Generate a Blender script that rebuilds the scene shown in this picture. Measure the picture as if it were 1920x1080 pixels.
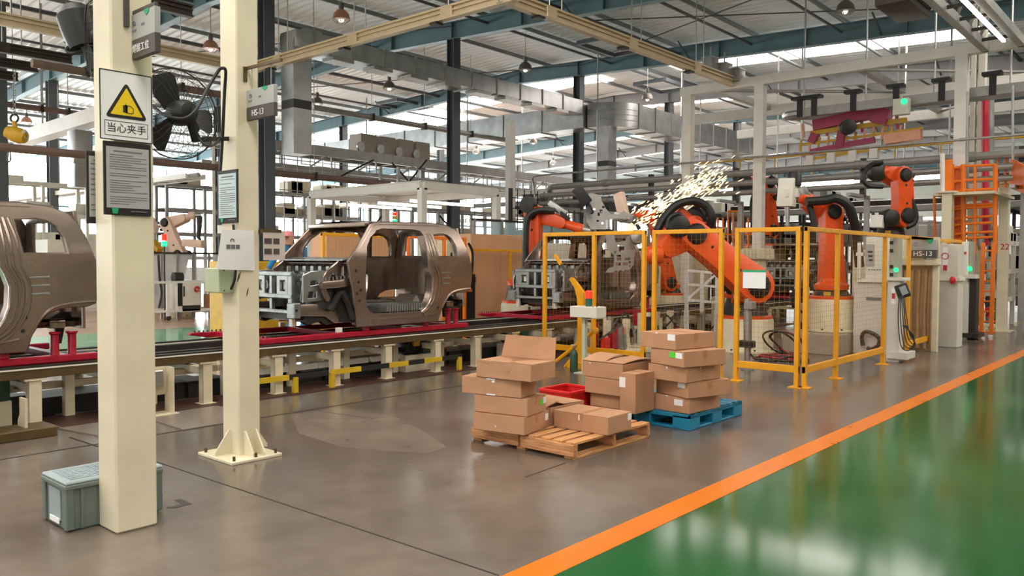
import bpy, bmesh, math, random
from mathutils import Vector as V, Matrix
random.seed(7)
for _o in list(bpy.data.objects): bpy.data.objects.remove(_o)
SC = bpy.context.scene; COL = SC.collection
PI = math.pi; R = math.radians
# ---------------------------------------------------------------- camera, world, exposure
# world axes: +X runs along the conveyor line, +Y across the hall, Z up, metres; the camera stands at the origin
RIGHT = V((0.65900465, -0.75212586, 0.00442292)); UP = V((0.02304485, 0.02606865, 0.9993945)); FWD = V((0.75178575, 0.65850369, -0.03451198))
EYE = V((0, 0, 1.65)); FOC = 1518.96
cam = bpy.data.cameras.new('camera'); camo = bpy.data.objects.new('camera', cam); COL.objects.link(camo)
camo.matrix_world = Matrix(((RIGHT.x, UP.x, -FWD.x, 0), (RIGHT.y, UP.y, -FWD.y, 0), (RIGHT.z, UP.z, -FWD.z, 1.65), (0, 0, 0, 1)))
cam.sensor_width = 36; cam.lens = 36 * FOC / 1920; cam.clip_end = 300; cam.clip_start = 0.05
SC.camera = camo
SC.view_settings.view_transform = 'Standard'; SC.view_settings.look = 'None'; SC.view_settings.gamma = 1; SC.view_settings.use_curve_mapping = False
SC.view_settings.exposure = 0.52
W = bpy.data.worlds.new('sky'); SC.world = W; W.use_nodes = True
_b = W.node_tree.nodes['Background']; _b.inputs[0].default_value = (1.0, 0.955, 0.9, 1); _b.inputs[1].default_value = 1.05
SKY_LIGHT = 6.0      # translucent roof sheets, seen and added
WIN_LIGHT = 9.0      # daylit glazing of the far walls
# ---------------------------------------------------------------- points measured in the place
def ray(px, py): return RIGHT * ((px - 960) / FOC) + UP * ((540 - py) / FOC) + FWD
def ax(px, py, X): d = ray(px, py); return EYE + d * (X / d.x)
def ay(px, py, Y): d = ray(px, py); return EYE + d * (Y / d.y)
def az(px, py, z=0.0): d = ray(px, py); return EYE + d * ((z - 1.65) / d.z)
def ad(px, py, D): return EYE + ray(px, py) * D
# ---------------------------------------------------------------- materials
def lin(c):
    if isinstance(c, str):
        c = [int(c[i:i + 2], 16) / 255 for i in (0, 2, 4)]
    return tuple(x / 12.92 if x <= 0.04045 else ((x + 0.055) / 1.055) ** 2.4 for x in c)
MATS = {}
def mat(name, col, rough=0.5, metal=0.0, var=0.08, scale=6.0, bump=0.0, emit=None, strength=0.0, rvar=0.1, stretch=None, spec=0.5, alpha=1.0, trans=0.0, col2=None):
    m = bpy.data.materials.new(name); m.use_nodes = True; nt = m.node_tree; N = nt.nodes; L = nt.links
    p = N['Principled BSDF']; c = lin(col)
    p.inputs['Base Color'].default_value = (*c, 1); p.inputs['Roughness'].default_value = rough; p.inputs['Metallic'].default_value = metal
    p.inputs['Specular IOR Level'].default_value = spec
    if alpha < 1: p.inputs['Alpha'].default_value = alpha
    if trans: p.inputs['Transmission Weight'].default_value = trans
    if var or bump:
        tc = N.new('ShaderNodeTexCoord'); no = N.new('ShaderNodeTexNoise'); no.inputs['Scale'].default_value = scale; no.inputs['Detail'].default_value = 5
        src = tc.outputs['Object']
        if stretch:
            mp = N.new('ShaderNodeMapping'); mp.inputs['Scale'].default_value = stretch; L.new(src, mp.inputs[0]); src = mp.outputs[0]
        L.new(src, no.inputs['Vector'])
        if var:
            r = N.new('ShaderNodeValToRGB'); e = r.color_ramp.elements
            lo = lin(col2) if col2 else tuple(x * (1 - var * 1.6) for x in c); hi = tuple(min(1, x * (1 + var)) for x in c)
            e[0].position = 0.3; e[1].position = 0.7; e[0].color = (*lo, 1); e[1].color = (*hi, 1)
            L.new(no.outputs['Fac'], r.inputs[0]); L.new(r.outputs[0], p.inputs['Base Color'])
            if rvar:
                mr = N.new('ShaderNodeMapRange'); mr.inputs[3].default_value = max(0.02, rough - rvar); mr.inputs[4].default_value = min(1, rough + rvar)
                L.new(no.outputs['Fac'], mr.inputs[0]); L.new(mr.outputs[0], p.inputs['Roughness'])
        if bump:
            b = N.new('ShaderNodeBump'); b.inputs['Strength'].default_value = bump; b.inputs['Distance'].default_value = 0.02
            L.new(no.outputs['Fac'], b.inputs['Height']); L.new(b.outputs[0], p.inputs['Normal'])
    if emit:
        p.inputs['Emission Color'].default_value = (*lin(emit), 1); p.inputs['Emission Strength'].default_value = strength
    MATS[name] = m
    return m
CREAM = mat('cream_paint', 'dcd3b8', 0.42, var=0.05, scale=3)
CREAM2 = mat('machine_cream', 'd9cdb0', 0.5, var=0.08, scale=4)
OFFWHITE = mat('off_white_paint', 'dcd8cc', 0.45, var=0.05, scale=3)
CAB = mat('cabinet_grey', 'cfcac0', 0.42, var=0.04, scale=3)
YEL = mat('fence_yellow', 'e6a012', 0.42, var=0.08, scale=5)
ORANGE = mat('robot_orange', 'e2521a', 0.36, var=0.07, scale=4)
ORG2 = mat('ladder_orange', 'ee7a1c', 0.45, var=0.07, scale=4)
BLACK = mat('black_rubber', '191817', 0.5, var=0.1, scale=8)
DARK = mat('dark_metal', '34302d', 0.45, 0.3, var=0.15, scale=8)
BODY = mat('bare_body_steel', '9a8a80', 0.27, 0.88, var=0.05, scale=3, rvar=0.03)
BODYB = mat('bare_body_steel_blue', 'a6acac', 0.3, 0.85, var=0.12, scale=9)
STEEL = mat('steel', 'a8a6a2', 0.35, 0.7, var=0.1, scale=8)
GALV = mat('galvanised_duct', 'b4b4b4', 0.33, 0.8, var=0.12, scale=2.5, rvar=0.08)
PIPE = mat('grey_pipe', '9d9b97', 0.4, 0.4, var=0.1, scale=4)
BROWNPIPE = mat('brown_pipe', '7c6259', 0.5, 0.1, var=0.1, scale=4)
TEAL = mat('teal_beam_paint', '5d7982', 0.5, var=0.1, scale=2)
COLM = mat('column_grey_paint', '53585d', 0.5, var=0.1, scale=2)
RAILW = mat('rail_profile', 'cdb694', 0.4, 0.25, var=0.06, scale=3)
REDP = mat('skid_red', 'a50f2c', 0.35, var=0.12, scale=8)
RED = mat('bin_red', 'd4201f', 0.4, var=0.08, scale=8)
REDPIPE = mat('red_pipe', 'c81c3c', 0.4, var=0.06, scale=4)
CARD = mat('cardboard', 'b88c6c', 0.8, var=0.06, scale=5, spec=0.2)
CARDIN = mat('cardboard_cut_edge', '94694c', 0.85, var=0.1, scale=20, spec=0.2)
TAPE = mat('packing_tape', 'b47c55', 0.35, var=0.03, scale=9)
WOOD = mat('pallet_wood', 'd09b68', 0.75, var=0.16, scale=5, stretch=(1, 12, 12), bump=0.2, spec=0.25, col2='a06e44')
WOODY = mat('pallet_wood_long', 'c89468', 0.75, var=0.16, scale=5, stretch=(12, 1, 12), bump=0.2, spec=0.25, col2='935f3c')
BLUEP = mat('blue_plastic', '1b7ea0', 0.45, var=0.08, scale=5)
WHITE = mat('white_paper', 'e9e9ea', 0.7, var=0.02, scale=4)
WHITEP = mat('white_paint', 'e6e2dc', 0.45, var=0.04, scale=3)
GREENL = mat('green_label', '4fd02c', 0.6, var=0.02)
GREENS = mat('green_mark', '1fa06a', 0.6, var=0.02)
SIGNG = mat('sign_grey', 'a4a6a3', 0.5, var=0.02)
SIGND = mat('sign_dark', '4a4441', 0.5, var=0.02)
SIGNY = mat('sign_yellow', 'e8c60c', 0.5, var=0.01)
INK = mat('ink', '1c1818', 0.6, var=0)
INKG = mat('grey_ink', '6d6d70', 0.7, var=0)
INKR = mat('red_ink', 'c0282c', 0.7, var=0)
TEXTW = mat('white_ink', 'eeeeee', 0.6, var=0)
CRATE = mat('crate_grey', '69756e', 0.5, var=0.1, scale=6)
CRATEL = mat('crate_lid', '9aa8ac', 0.35, var=0.06, scale=6)
TAN = mat('tan_panel', 'cf9f78', 0.6, var=0.05, scale=2)
BLUEM = mat('blue_cloth', '1570a8', 0.7, var=0.12, scale=8)
PINKROB = mat('pale_robot_paint', 'd8b9a6', 0.45, var=0.06, scale=5)
GREENB = mat('dark_green_paint', '2c4a38', 0.45, var=0.1, scale=6)
HOIST = mat('hoist_yellow', 'c79a1a', 0.45, var=0.1, scale=6)
LAMPC = mat('lamp_copper', 'c88f74', 0.4, 0.4, var=0.08)
LAMPG = mat('lamp_grey', '6c6660', 0.45, 0.4, var=0.08)
STRIPEY = mat('stripe_yellow', 'c9a61e', 0.5, var=0.1)
RAILD = mat('conveyor_rail_brown', '5c4a2c', 0.45, 0.3, var=0.15, scale=5)
CRANEB = mat('crane_brown', '3b3029', 0.5, 0.2, var=0.15, scale=3)
PINKP = mat('carrier_magenta', 'a02c50', 0.45, var=0.12, scale=5)
LITR = mat('lamp_red', 'd01818', 0.3, var=0, emit='ff2010', strength=2.5)
LITG = mat('lamp_green', '18c070', 0.3, var=0, emit='18ff90', strength=1.2)
BULB_SHINE = mat('high_bay_shine', 'ffffff', 0.3, var=0, emit='fff2e0', strength=1.0)  # lamps are off; emission imitates light caught on the bulbs
TUBE = mat('light_tube', 'ffffff', 0.3, var=0, emit='fff4ea', strength=3)
SPARK = mat('spark_glow', 'ffdca0', 0.3, var=0, emit='ffd9a0', strength=2.2)
FLASH = mat('weld_flash', 'ffcc80', 0.3, var=0, emit='ffb050', strength=6)
SKYL = mat('roof_sheet_or_fill_light', 'f2f4f4', 0.5, var=0, emit='fff6ec', strength=SKY_LIGHT)
WINL = mat('daylit_glazing', 'e8f4f4', 0.3, var=0, emit='f0fbfa', strength=WIN_LIGHT)
WINR = mat('dim_daylit_glazing', 'd8e0e0', 0.3, var=0, emit='f0f4f2', strength=2.2)
PANEL = mat('punched_steel', '8d8884', 0.42, 0.6, var=0.08, scale=5)
PLASTIC = mat('clear_plastic_sheet', 'e4e6ea', 0.25, var=0.05, scale=3, alpha=0.45)
GLASSB = mat('blue_tinted_sheet', 'b8dbe6', 0.15, var=0.05, scale=3, alpha=0.5)
# ---------------------------------------------------------------- mesh building
class MB:
    def __init__(s): s.v = []; s.f = []
    def add(s, vs, fs):
        n = len(s.v); s.v += [V(p) for p in vs]; s.f += [tuple(i + n for i in f) for f in fs]; return s
    def box(s, c, d, M=None):
        x, y, z = d[0] / 2, d[1] / 2, d[2] / 2; c = V(c)
        vs = [V((i, j, k)) for i in (-x, x) for j in (-y, y) for k in (-z, z)]
        if M is not None: vs = [M @ p for p in vs]
        return s.add([c + p for p in vs], [(0, 1, 3, 2), (4, 6, 7, 5), (0, 4, 5, 1), (2, 3, 7, 6), (0, 2, 6, 4), (1, 5, 7, 3)])
    def bb(s, a, b):  # box from two corners
        a = V(a); b = V(b); return s.box((a + b) / 2, [abs(q) for q in (b - a)])
    def bar(s, a, b, w, h=None, up=(0, 0, 1)):
        a = V(a); b = V(b); h = h or w; d = (b - a)
        if d.length < 1e-6: return s
        d.normalize(); up = V(up)
        if abs(d.dot(up)) > 0.98: up = V((1, 0, 0)) if abs(d.x) < 0.9 else V((0, 1, 0))
        u = d.cross(up).normalized() * (w / 2); q = u.cross(d).normalized() * (h / 2)
        vs = [p + i * u + j * q for p in (a, b) for i, j in ((-1, -1), (1, -1), (1, 1), (-1, 1))]
        return s.add(vs, [(0, 1, 2, 3), (7, 6, 5, 4), (0, 4, 5, 1), (1, 5, 6, 2), (2, 6, 7, 3), (3, 7, 4, 0)])
    def tube(s, pts, r, n=8, closed=False):
        pts = [V(p) for p in pts]; rs = r if isinstance(r, (list, tuple)) else [r] * len(pts)
        m = len(pts); rings = []; prev = None
        for i, p in enumerate(pts):
            if closed: t = pts[(i + 1) % m] - pts[i - 1]
            else: t = pts[min(i + 1, m - 1)] - pts[max(i - 1, 0)]
            t = t.normalized() if t.length > 1e-9 else V((0, 0, 1))
            if prev is None:
                u = t.orthogonal().normalized()
            else:
                u = prev - t * prev.dot(t); u = u.normalized() if u.length > 1e-6 else t.orthogonal().normalized()
            prev = u; w = t.cross(u)
            rings.append([p + (u * math.cos(2 * PI * k / n) + w * math.sin(2 * PI * k / n)) * rs[i] for k in range(n)])
        vs = [q for rg in rings for q in rg]; fs = []
        for i in range(m if closed else m - 1):
            j = (i + 1) % m
            for k in range(n): fs.append((i * n + k, i * n + (k + 1) % n, j * n + (k + 1) % n, j * n + k))
        if not closed: fs += [tuple(range(n - 1, -1, -1)), tuple((m - 1) * n + k for k in range(n))]
        return s.add(vs, fs)
    def cyl(s, a, b, r, r2=None, n=16): return s.tube([a, b], [r, r if r2 is None else r2], n)
    def lathe(s, c, prof, n=20, axis=(0, 0, 1)):
        ax_ = V(axis).normalized(); u = ax_.orthogonal().normalized(); w = ax_.cross(u); c = V(c); vs = []; fs = []
        for r, z in prof:
            for k in range(n): vs.append(c + ax_ * z + (u * math.cos(2 * PI * k / n) + w * math.sin(2 * PI * k / n)) * max(r, 1e-4))
        m = len(prof)
        for i in range(m - 1):
            for k in range(n): fs.append((i * n + k, i * n + (k + 1) % n, (i + 1) * n + (k + 1) % n, (i + 1) * n + k))
        fs += [tuple(range(n - 1, -1, -1)), tuple((m - 1) * n + k for k in range(n))]
        return s.add(vs, fs)
    def prism(s, poly, o, u, v, th):  # polygon in (u, v) about o, thickness th centred
        o = V(o); u = V(u); v = V(v); w = u.cross(v).normalized() * (th / 2); n = len(poly)
        vs = [o + u * a + v * b - w for a, b in poly] + [o + u * a + v * b + w for a, b in poly]
        return s.add(vs, [tuple(range(n - 1, -1, -1)), tuple(range(n, 2 * n))] + [(i, (i + 1) % n, (i + 1) % n + n, i + n) for i in range(n)])
    def quad(s, a, b, c, d, th=0.004):
        a, b, c, d = V(a), V(b), V(c), V(d); w = (b - a).cross(d - a).normalized() * (th / 2)
        return s.add([p - w for p in (a, b, c, d)] + [p + w for p in (a, b, c, d)], [(3, 2, 1, 0), (4, 5, 6, 7), (0, 1, 5, 4), (1, 2, 6, 5), (2, 3, 7, 6), (3, 0, 4, 7)])
    def plate(s, outline, holes, th, fn, bev=0.0):  # flat sheet with holes; fn maps (u, v, w) to a point
        cu = bpy.data.curves.new('c', 'CURVE'); cu.dimensions = '2D'; cu.fill_mode = 'BOTH'; cu.extrude = th / 2; cu.bevel_depth = bev; cu.bevel_resolution = 0
        for ring in [outline] + list(holes):
            sp = cu.splines.new('POLY'); sp.points.add(len(ring) - 1); sp.use_cyclic_u = True
            for q, p in zip(sp.points, ring): q.co = (p[0], p[1], 0, 1)
        o = bpy.data.objects.new('c', cu); me = bpy.data.meshes.new_from_object(o)
        bpy.data.objects.remove(o); bpy.data.curves.remove(cu)
        bm = bmesh.new(); bm.from_mesh(me); bpy.data.meshes.remove(me)
        bmesh.ops.remove_doubles(bm, verts=bm.verts, dist=1e-5)
        cuts = getattr(fn, 'cuts', ())
        for axis, val in cuts:
            no = (1, 0, 0) if axis == 0 else (0, 1, 0); co = (val, 0, 0) if axis == 0 else (0, val, 0)
            bmesh.ops.bisect_plane(bm, geom=bm.verts[:] + bm.edges[:] + bm.faces[:], plane_co=co, plane_no=no)
        bm.verts.index_update()
        s.add([fn(*q.co) for q in bm.verts], [tuple(q.index for q in f.verts) for f in bm.faces]); bm.free()
        return s
def prop(o, label=None, cat=None, group=None, kind=None):
    for k, x in (('label', label), ('category', cat), ('group', group), ('kind', kind)):
        if x: o[k] = x
    return o
def wloc(o):
    p = V((0, 0, 0))
    while o is not None: p += o.location; o = o.parent
    return p
def thing(name, label, cat, loc=(0, 0, 0), group=None, kind=None):
    o = bpy.data.objects.new(name, None); COL.objects.link(o); o.location = loc; o.empty_display_size = 0.1
    return prop(o, label, cat, group, kind)
def obj(name, mb, m, parent=None, bevel=0.0, smooth=35, loc=None, **kw):
    org = wloc(parent) if parent is not None else (V(loc) if loc is not None else V((0, 0, 0)))
    if parent is None and loc is None and mb.v:
        org = V((sum(p.x for p in mb.v) / len(mb.v), sum(p.y for p in mb.v) / len(mb.v), min(p.z for p in mb.v)))
    elif parent is not None and mb.v:
        cen = V((sum(p.x for p in mb.v) / len(mb.v), sum(p.y for p in mb.v) / len(mb.v), min(p.z for p in mb.v)))
        off = cen - org; org = cen
    me = bpy.data.meshes.new(name); me.from_pydata([p - org for p in mb.v], [], mb.f)
    bm = bmesh.new(); bm.from_mesh(me)
    bmesh.ops.recalc_face_normals(bm, faces=bm.faces[:])
    if bevel:
        es = [e for e in bm.edges if len(e.link_faces) == 2 and e.calc_face_angle(0) > 0.6]
        if es: bmesh.ops.bevel(bm, geom=es, offset=bevel, segments=2 if bevel > 0.012 else 1, affect='EDGES', profile=0.6, clamp_overlap=True)
    bm.to_mesh(me); bm.free()
    for p in me.polygons: p.use_smooth = True
    me.set_sharp_from_angle(angle=R(smooth))
    me.materials.append(m)
    o = bpy.data.objects.new(name, me); COL.objects.link(o)
    if parent is not None: o.parent = parent; o.location = off
    else: o.location = org
    return prop(o, **kw)
def dup(o, loc=None, rot=None, parent=None, label=None, group=None):
    c = o.copy(); COL.objects.link(c)
    if parent is not None: c.parent = parent
    if loc is not None: c.location = loc
    if rot is not None: c.rotation_euler = (0, 0, rot)
    if label: c['label'] = label
    if group: c['group'] = group
    for ch in list(o.children): dup(ch, parent=c)
    return c
def text_mb(sx, size, o, u, v, th=0.002, align='CENTER', bold=0.0):
    cu = bpy.data.curves.new('t', 'FONT'); cu.body = sx; cu.size = size; cu.align_x = align; cu.align_y = 'CENTER'; cu.extrude = th / 2; cu.offset = bold
    cu.resolution_u = 3
    ob = bpy.data.objects.new('t', cu); COL.objects.link(ob)
    dg = bpy.context.evaluated_depsgraph_get(); me = bpy.data.meshes.new_from_object(ob.evaluated_get(dg))
    o = V(o); u = V(u).normalized(); v = V(v).normalized(); w = u.cross(v)
    mb = MB(); mb.add([o + u * p.co.x + v * p.co.y + w * p.co.z for p in me.vertices], [tuple(p.vertices) for p in me.polygons])
    bpy.data.meshes.remove(me); bpy.data.objects.remove(ob); bpy.data.curves.remove(cu)
    return mb
X_, Y_, Z_ = V((1, 0, 0)), V((0, 1, 0)), V((0, 0, 1))
def arc(c, r, a0, a1, u, v, n=10): return [V(c) + V(u) * (r * math.cos(a0 + (a1 - a0) * i / n)) + V(v) * (r * math.sin(a0 + (a1 - a0) * i / n)) for i in range(n + 1)]
def bez(p, n=12):  # Catmull-Rom through points
    p = [V(q) for q in p]; out = []
    for i in range(len(p) - 1):
        a, b, c, d = p[max(i - 1, 0)], p[i], p[i + 1], p[min(i + 2, len(p) - 1)]
        for k in range(n):
            t = k / n; out.append(0.5 * ((2 * b) + (c - a) * t + (2 * a - 5 * b + 4 * c - d) * t * t + (3 * b - a - 3 * c + d) * t ** 3))
    return out + [p[-1]]
# ================================================================ floor
def floor_material():
    m = bpy.data.materials.new('polished_concrete'); m.use_nodes = True; N = m.node_tree.nodes; L = m.node_tree.links; p = N['Principled BSDF']
    tc = N.new('ShaderNodeTexCoord'); n1 = N.new('ShaderNodeTexNoise'); n1.inputs['Scale'].default_value = 0.55; n1.inputs['Detail'].default_value = 6
    n2 = N.new('ShaderNodeTexNoise'); n2.inputs['Scale'].default_value = 3.5; n2.inputs['Detail'].default_value = 8
    L.new(tc.outputs['Object'], n1.inputs['Vector']); L.new(tc.outputs['Object'], n2.inputs['Vector'])
    r = N.new('ShaderNodeValToRGB'); e = r.color_ramp.elements; e[0].position = 0.32; e[1].position = 0.7
    e[0].color = (*lin('5a5048'), 1); e[1].color = (*lin('796d63'), 1); L.new(n1.outputs['Fac'], r.inputs[0])
    mx = N.new('ShaderNodeMixRGB'); mx.blend_type = 'MULTIPLY'; mx.inputs[0].default_value = 0.35
    r2 = N.new('ShaderNodeValToRGB'); r2.color_ramp.elements[0].position = 0.35; r2.color_ramp.elements[0].color = (0.6, 0.57, 0.55, 1); r2.color_ramp.elements[1].position = 0.6
    L.new(n2.outputs['Fac'], r2.inputs[0]); L.new(r.outputs[0], mx.inputs[1]); L.new(r2.outputs[0], mx.inputs[2]); L.new(mx.outputs[0], p.inputs['Base Color'])
    mr = N.new('ShaderNodeMapRange'); mr.inputs[3].default_value = 0.10; mr.inputs[4].default_value = 0.34; L.new(n1.outputs['Fac'], mr.inputs[0]); L.new(mr.outputs[0], p.inputs['Roughness'])
    b = N.new('ShaderNodeBump'); b.inputs['Strength'].default_value = 0.05; b.inputs['Distance'].default_value = 0.02; L.new(n2.outputs['Fac'], b.inputs['Height']); L.new(b.outputs[0], p.inputs['Normal'])
    p.inputs['Specular IOR Level'].default_value = 0.6
    return m
def epoxy(name, a, b, r0, r1, sc=0.5):
    m = bpy.data.materials.new(name); m.use_nodes = True; N = m.node_tree.nodes; L = m.node_tree.links; p = N['Principled BSDF']
    tc = N.new('ShaderNodeTexCoord'); n1 = N.new('ShaderNodeTexNoise'); n1.inputs['Scale'].default_value = sc; n1.inputs['Detail'].default_value = 7; n1.inputs['Roughness'].default_value = 0.6
    L.new(tc.outputs['Object'], n1.inputs['Vector']); r = N.new('ShaderNodeValToRGB'); e = r.color_ramp.elements; e[0].position = 0.35; e[1].position = 0.68
    e[0].color = (*lin(a), 1); e[1].color = (*lin(b), 1); L.new(n1.outputs['Fac'], r.inputs[0]); L.new(r.outputs[0], p.inputs['Base Color'])
    mr = N.new('ShaderNodeMapRange'); mr.inputs[3].default_value = r0; mr.inputs[4].default_value = r1; L.new(n1.outputs['Fac'], mr.inputs[0]); L.new(mr.outputs[0], p.inputs['Roughness'])
    p.inputs['Specular IOR Level'].default_value = 0.25
    return m
CONC = floor_material(); GREEN = epoxy('green_epoxy', '0b4a1c', '235f30', 0.06, 0.2); GREEN2 = epoxy('pale_green_epoxy', '4c9a74', '7fbd9c', 0.08, 0.25)
LINE = epoxy('orange_line_paint', 'cc6812', 'd97a20', 0.2, 0.4, 2); LINE2 = epoxy('fresh_orange_tape', 'dc8410', 'e89018', 0.25, 0.35, 2)
PINKF = epoxy('pink_grey_floor', 'b08f7c', 'c4a28e', 0.12, 0.3); GROOVE = mat('joint_dark', '2a2320', 0.8, var=0.1)
XA, XB, YA, YB = -14.0, 78.0, -16.0, 62.0
fl = obj('floor', MB().bb((XA, YA, -0.3), (XB, YB, 0)), CONC, kind='structure', label='polished grey brown concrete floor of the assembly hall')
def fpart(name, a, b, z, m): return obj(name, MB().bb((a[0], a[1], -0.01), (b[0], b[1], z)), m, fl)
fpart('green_walkway', (XA, -16, 0), (XB, 2.59, 0), 0.002, GREEN)
fpart('orange_line', (3.1, 2.585, 0), (XB, 2.785, 0), 0.004, LINE)
fpart('orange_tape', (2.2, 2.58, 0), (3.1, 2.79, 0), 0.005, LINE2)
fpart('orange_line', (XA, 2.585, 0), (2.2, 2.785, 0), 0.004, LINE)
fpart('far_green_walkway', (XA, 13.2, 0), (13.5, 18.6, 0), 0.002, GREEN2)
fpart('far_white_line', (XA, 13.0, 0), (13.5, 13.2, 0), 0.003, WHITEP)
fpart('far_pink_floor', (XA, 18.6, 0), (40, 40, 0), 0.002, PINKF)
fpart('joint', (XA, 7.455, 0), (9.6, 7.485, 0), 0.0015, GROOVE)
def joint(p, q, w=0.012):
    p = az(*p); q = az(*q); p.z = q.z = 0.0005
    obj('joint', MB().bar(p, q, w, 0.002), GROOVE, fl)
joint((281, 862), (935, 1079)); joint((578, 768), (700, 785), 0.01); joint((1060, 868), (985, 895), 0.012); joint((130, 820), (185, 838), 0.02)
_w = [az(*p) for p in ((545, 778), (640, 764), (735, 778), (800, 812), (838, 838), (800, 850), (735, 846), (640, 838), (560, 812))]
obj('reflection_patch', MB().add([V((p.x, p.y, -.002)) for p in _w] + [V((p.x, p.y, .0009)) for p in _w], [tuple(range(8, -1, -1)), tuple(range(9, 18))] + [(i, (i + 1) % 9, (i + 1) % 9 + 9, i + 9) for i in range(9)]), mat('reflection_concrete', '7a6d63', .2, var=.1, scale=2), fl)  # patch of reflected light painted in as paler concrete
# tape corner mark and painted marks on the floor
t = MB(); a = az(312, 953); 
pts = [az(312, 953), az(341, 945), az(327, 938), az(338, 936), az(360, 945), az(330, 952.5)]
for p in pts: p.z = 0.0
obj('tape_mark', MB().add([p + Z_ * 0.001 for p in pts] + [p + Z_ * 0.003 for p in pts], [(0, 1, 5), (1, 4, 5), (1, 2, 3), (1, 3, 4), (6, 7, 11), (7, 10, 11), (7, 8, 9), (7, 9, 10)] + [(i, (i + 1) % 6, (i + 1) % 6 + 6, i + 6) for i in range(6)]), SIGND, label='dark L-shaped tape mark on the floor beside the grey crate', cat='floor mark')
# ================================================================ roof
RIDGE, ZR, SL = 22.5, 9.85, 0.042
def roofz(y): return ZR - SL * abs(y - RIDGE)
ROOF = bpy.data.materials.new('corrugated_roof'); ROOF.use_nodes = True
_p = ROOF.node_tree.nodes['Principled BSDF']; _p.inputs['Base Color'].default_value = (*lin('eaf0f2'), 1); _p.inputs['Roughness'].default_value = 0.5; _p.inputs['Metallic'].default_value = 0.0
rm = MB(); n = int((XB - XA) / 0.34); prof = []
for i in range(n):
    x = XA + i * 0.34; prof += [(x, 0), (x + 0.20, 0), (x + 0.235, 0.055), (x + 0.305, 0.055)]
prof.append((XB, 0))
ys = [YA, RIDGE, YB]
for y in ys:
    for x, z in prof: rm.v.append(V((x, y, roofz(y) + z)))
m_ = len(prof)
for j in range(2):
    for i in range(m_ - 1): rm.f.append((j * m_ + i, j * m_ + i + 1, (j + 1) * m_ + i + 1, (j + 1) * m_ + i))
ceil = obj('ceiling', rm, ROOF, smooth=10, kind='structure', label='corrugated grey metal roof with bright translucent sheets', loc=(0, 0, 0))
# translucent sheets: strips that run down the slope, seen ones and added light strips
def skylight_or_fill(x0, x1, y0, y1):
    m = MB(); nseg = max(1, int(abs(y1 - y0) / 1.6))
    for i in range(nseg):
        a = y0 + (y1 - y0) * i / nseg; b = y0 + (y1 - y0) * (i + 1) / nseg - 0.05
        if (a - RIDGE) * (b - RIDGE) < 0: b = RIDGE if a < RIDGE else b
        vs = [V((x, y, roofz(y) - 0.05 + dz)) for dz in (0, 0.03) for x, y in ((x0, a), (x1, a), (x1, b), (x0, b))]
        q = MB().add(vs, [(3, 2, 1, 0), (4, 5, 6, 7), (0, 1, 5, 4), (1, 2, 6, 5), (2, 3, 7, 6), (3, 0, 4, 7)])
        obj('skylight_or_fill_panel', q, SKYL, ceil)
for a in ((-1, 2, -10, 9), (6.4, 9.2, 2.5, 8), (27.6, 30.6, 6, 17.2), (27.6, 30.6, 20.8, 30), (27.4, 32.4, 31, 46), (34.6, 37.6, 18, 44), (41.6, 44.6, 16, 44), (48.6, 51.6, -6, 44), (56, 59, -8, 40),  # first two are out of view, added to light column faces and carton tops
          (20.6, 23.2, -12, 3.2), (6.5, 9.2, 30, 38), (-1, 2, 12, 24), (-8, -5, 4, 24), (13.4, 16.2, -14, 1), (6, 9, 44, 52)):
    skylight_or_fill(*a)
BEAMG = mat('grey_beam_tone', '8b8a8b', .5, var=.06, scale=2)  # greyer tone for some of the farther roof beams
# frames, purlins and braces
for x in range(-2, 11):
    X = round(5.2 + 7.0 * x, 1)
    if X > 77: continue
    mb = MB()
    for a, b in ((YA, RIDGE), (RIDGE, YB)):
        za, zb = roofz(a) - 0.16, roofz(b) - 0.16
        mb.bar((X, a, za - 0.03), (X, b, zb - 0.03), 0.26, 0.025); mb.bar((X, a, za - 0.3), (X, b, zb - 0.3), 0.014, 0.56); mb.bar((X, a, za - 0.58), (X, b, zb - 0.58), 0.26, 0.03)
    for k in range(-4, 16):
        y = 4.2 + 3.05 * k
        if YA < y < YB: mb.box((X, y, roofz(y) - 0.46), (0.24, 0.015, 0.54))
    obj('roof_beam', mb, BEAMG if X in (33.2, 47.2, 54.2, 61.2) else TEAL, ceil)
PURL = mat('purlin_grey', '8b8f90', 0.5, 0.3, var=0.05)
for k in range(26):
    y = YA + 1.1 + k * 3.0
    obj('purlin', MB().bar((XA, y, roofz(y) - 0.1), (XB, y, roofz(y) - 0.1), 0.05, 0.14), PURL, ceil)
for k, y in enumerate((5.5, 9.2, 12.2, 15.0, 17.9, 23.5, 27.5, 31.0)):  # dark runs of pipe under the roof
    obj('pipe_run', MB().tube([(XA, y, roofz(y) - 0.42), (60, y, roofz(y) - 0.42)], 0.045 if k % 3 else 0.07, 6), COLM, ceil)
for x in range(0, 8):
    X = 5.2 + 7 * x
    for y in (8.0, 14.5, 24.5, 31):
        obj('knee_brace', MB().tube([(X, y, roofz(y) - 0.7), (X - 0.9, y, roofz(y) - 0.2)], 0.03, 6), COLM, ceil); obj('knee_brace', MB().tube([(X, y, roofz(y) - 0.7), (X + 0.9, y, roofz(y) - 0.2)], 0.03, 6), COLM, ceil)
for x0, y0, x1, y1 in ((12.2, 19.4, 19.2, 34), (19.2, 19.4, 12.2, 34), (19.2, 4.5, 26.2, 19.4), (26.2, 4.5, 19.2, 19.4), (26.2, 19.4, 19.2, 34)):
    obj('brace_rod', MB().tube([(x0, y0, roofz(y0) - 0.3), (x1, y1, roofz(y1) - 0.3)], 0.02, 5), COLM, ceil)
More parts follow.
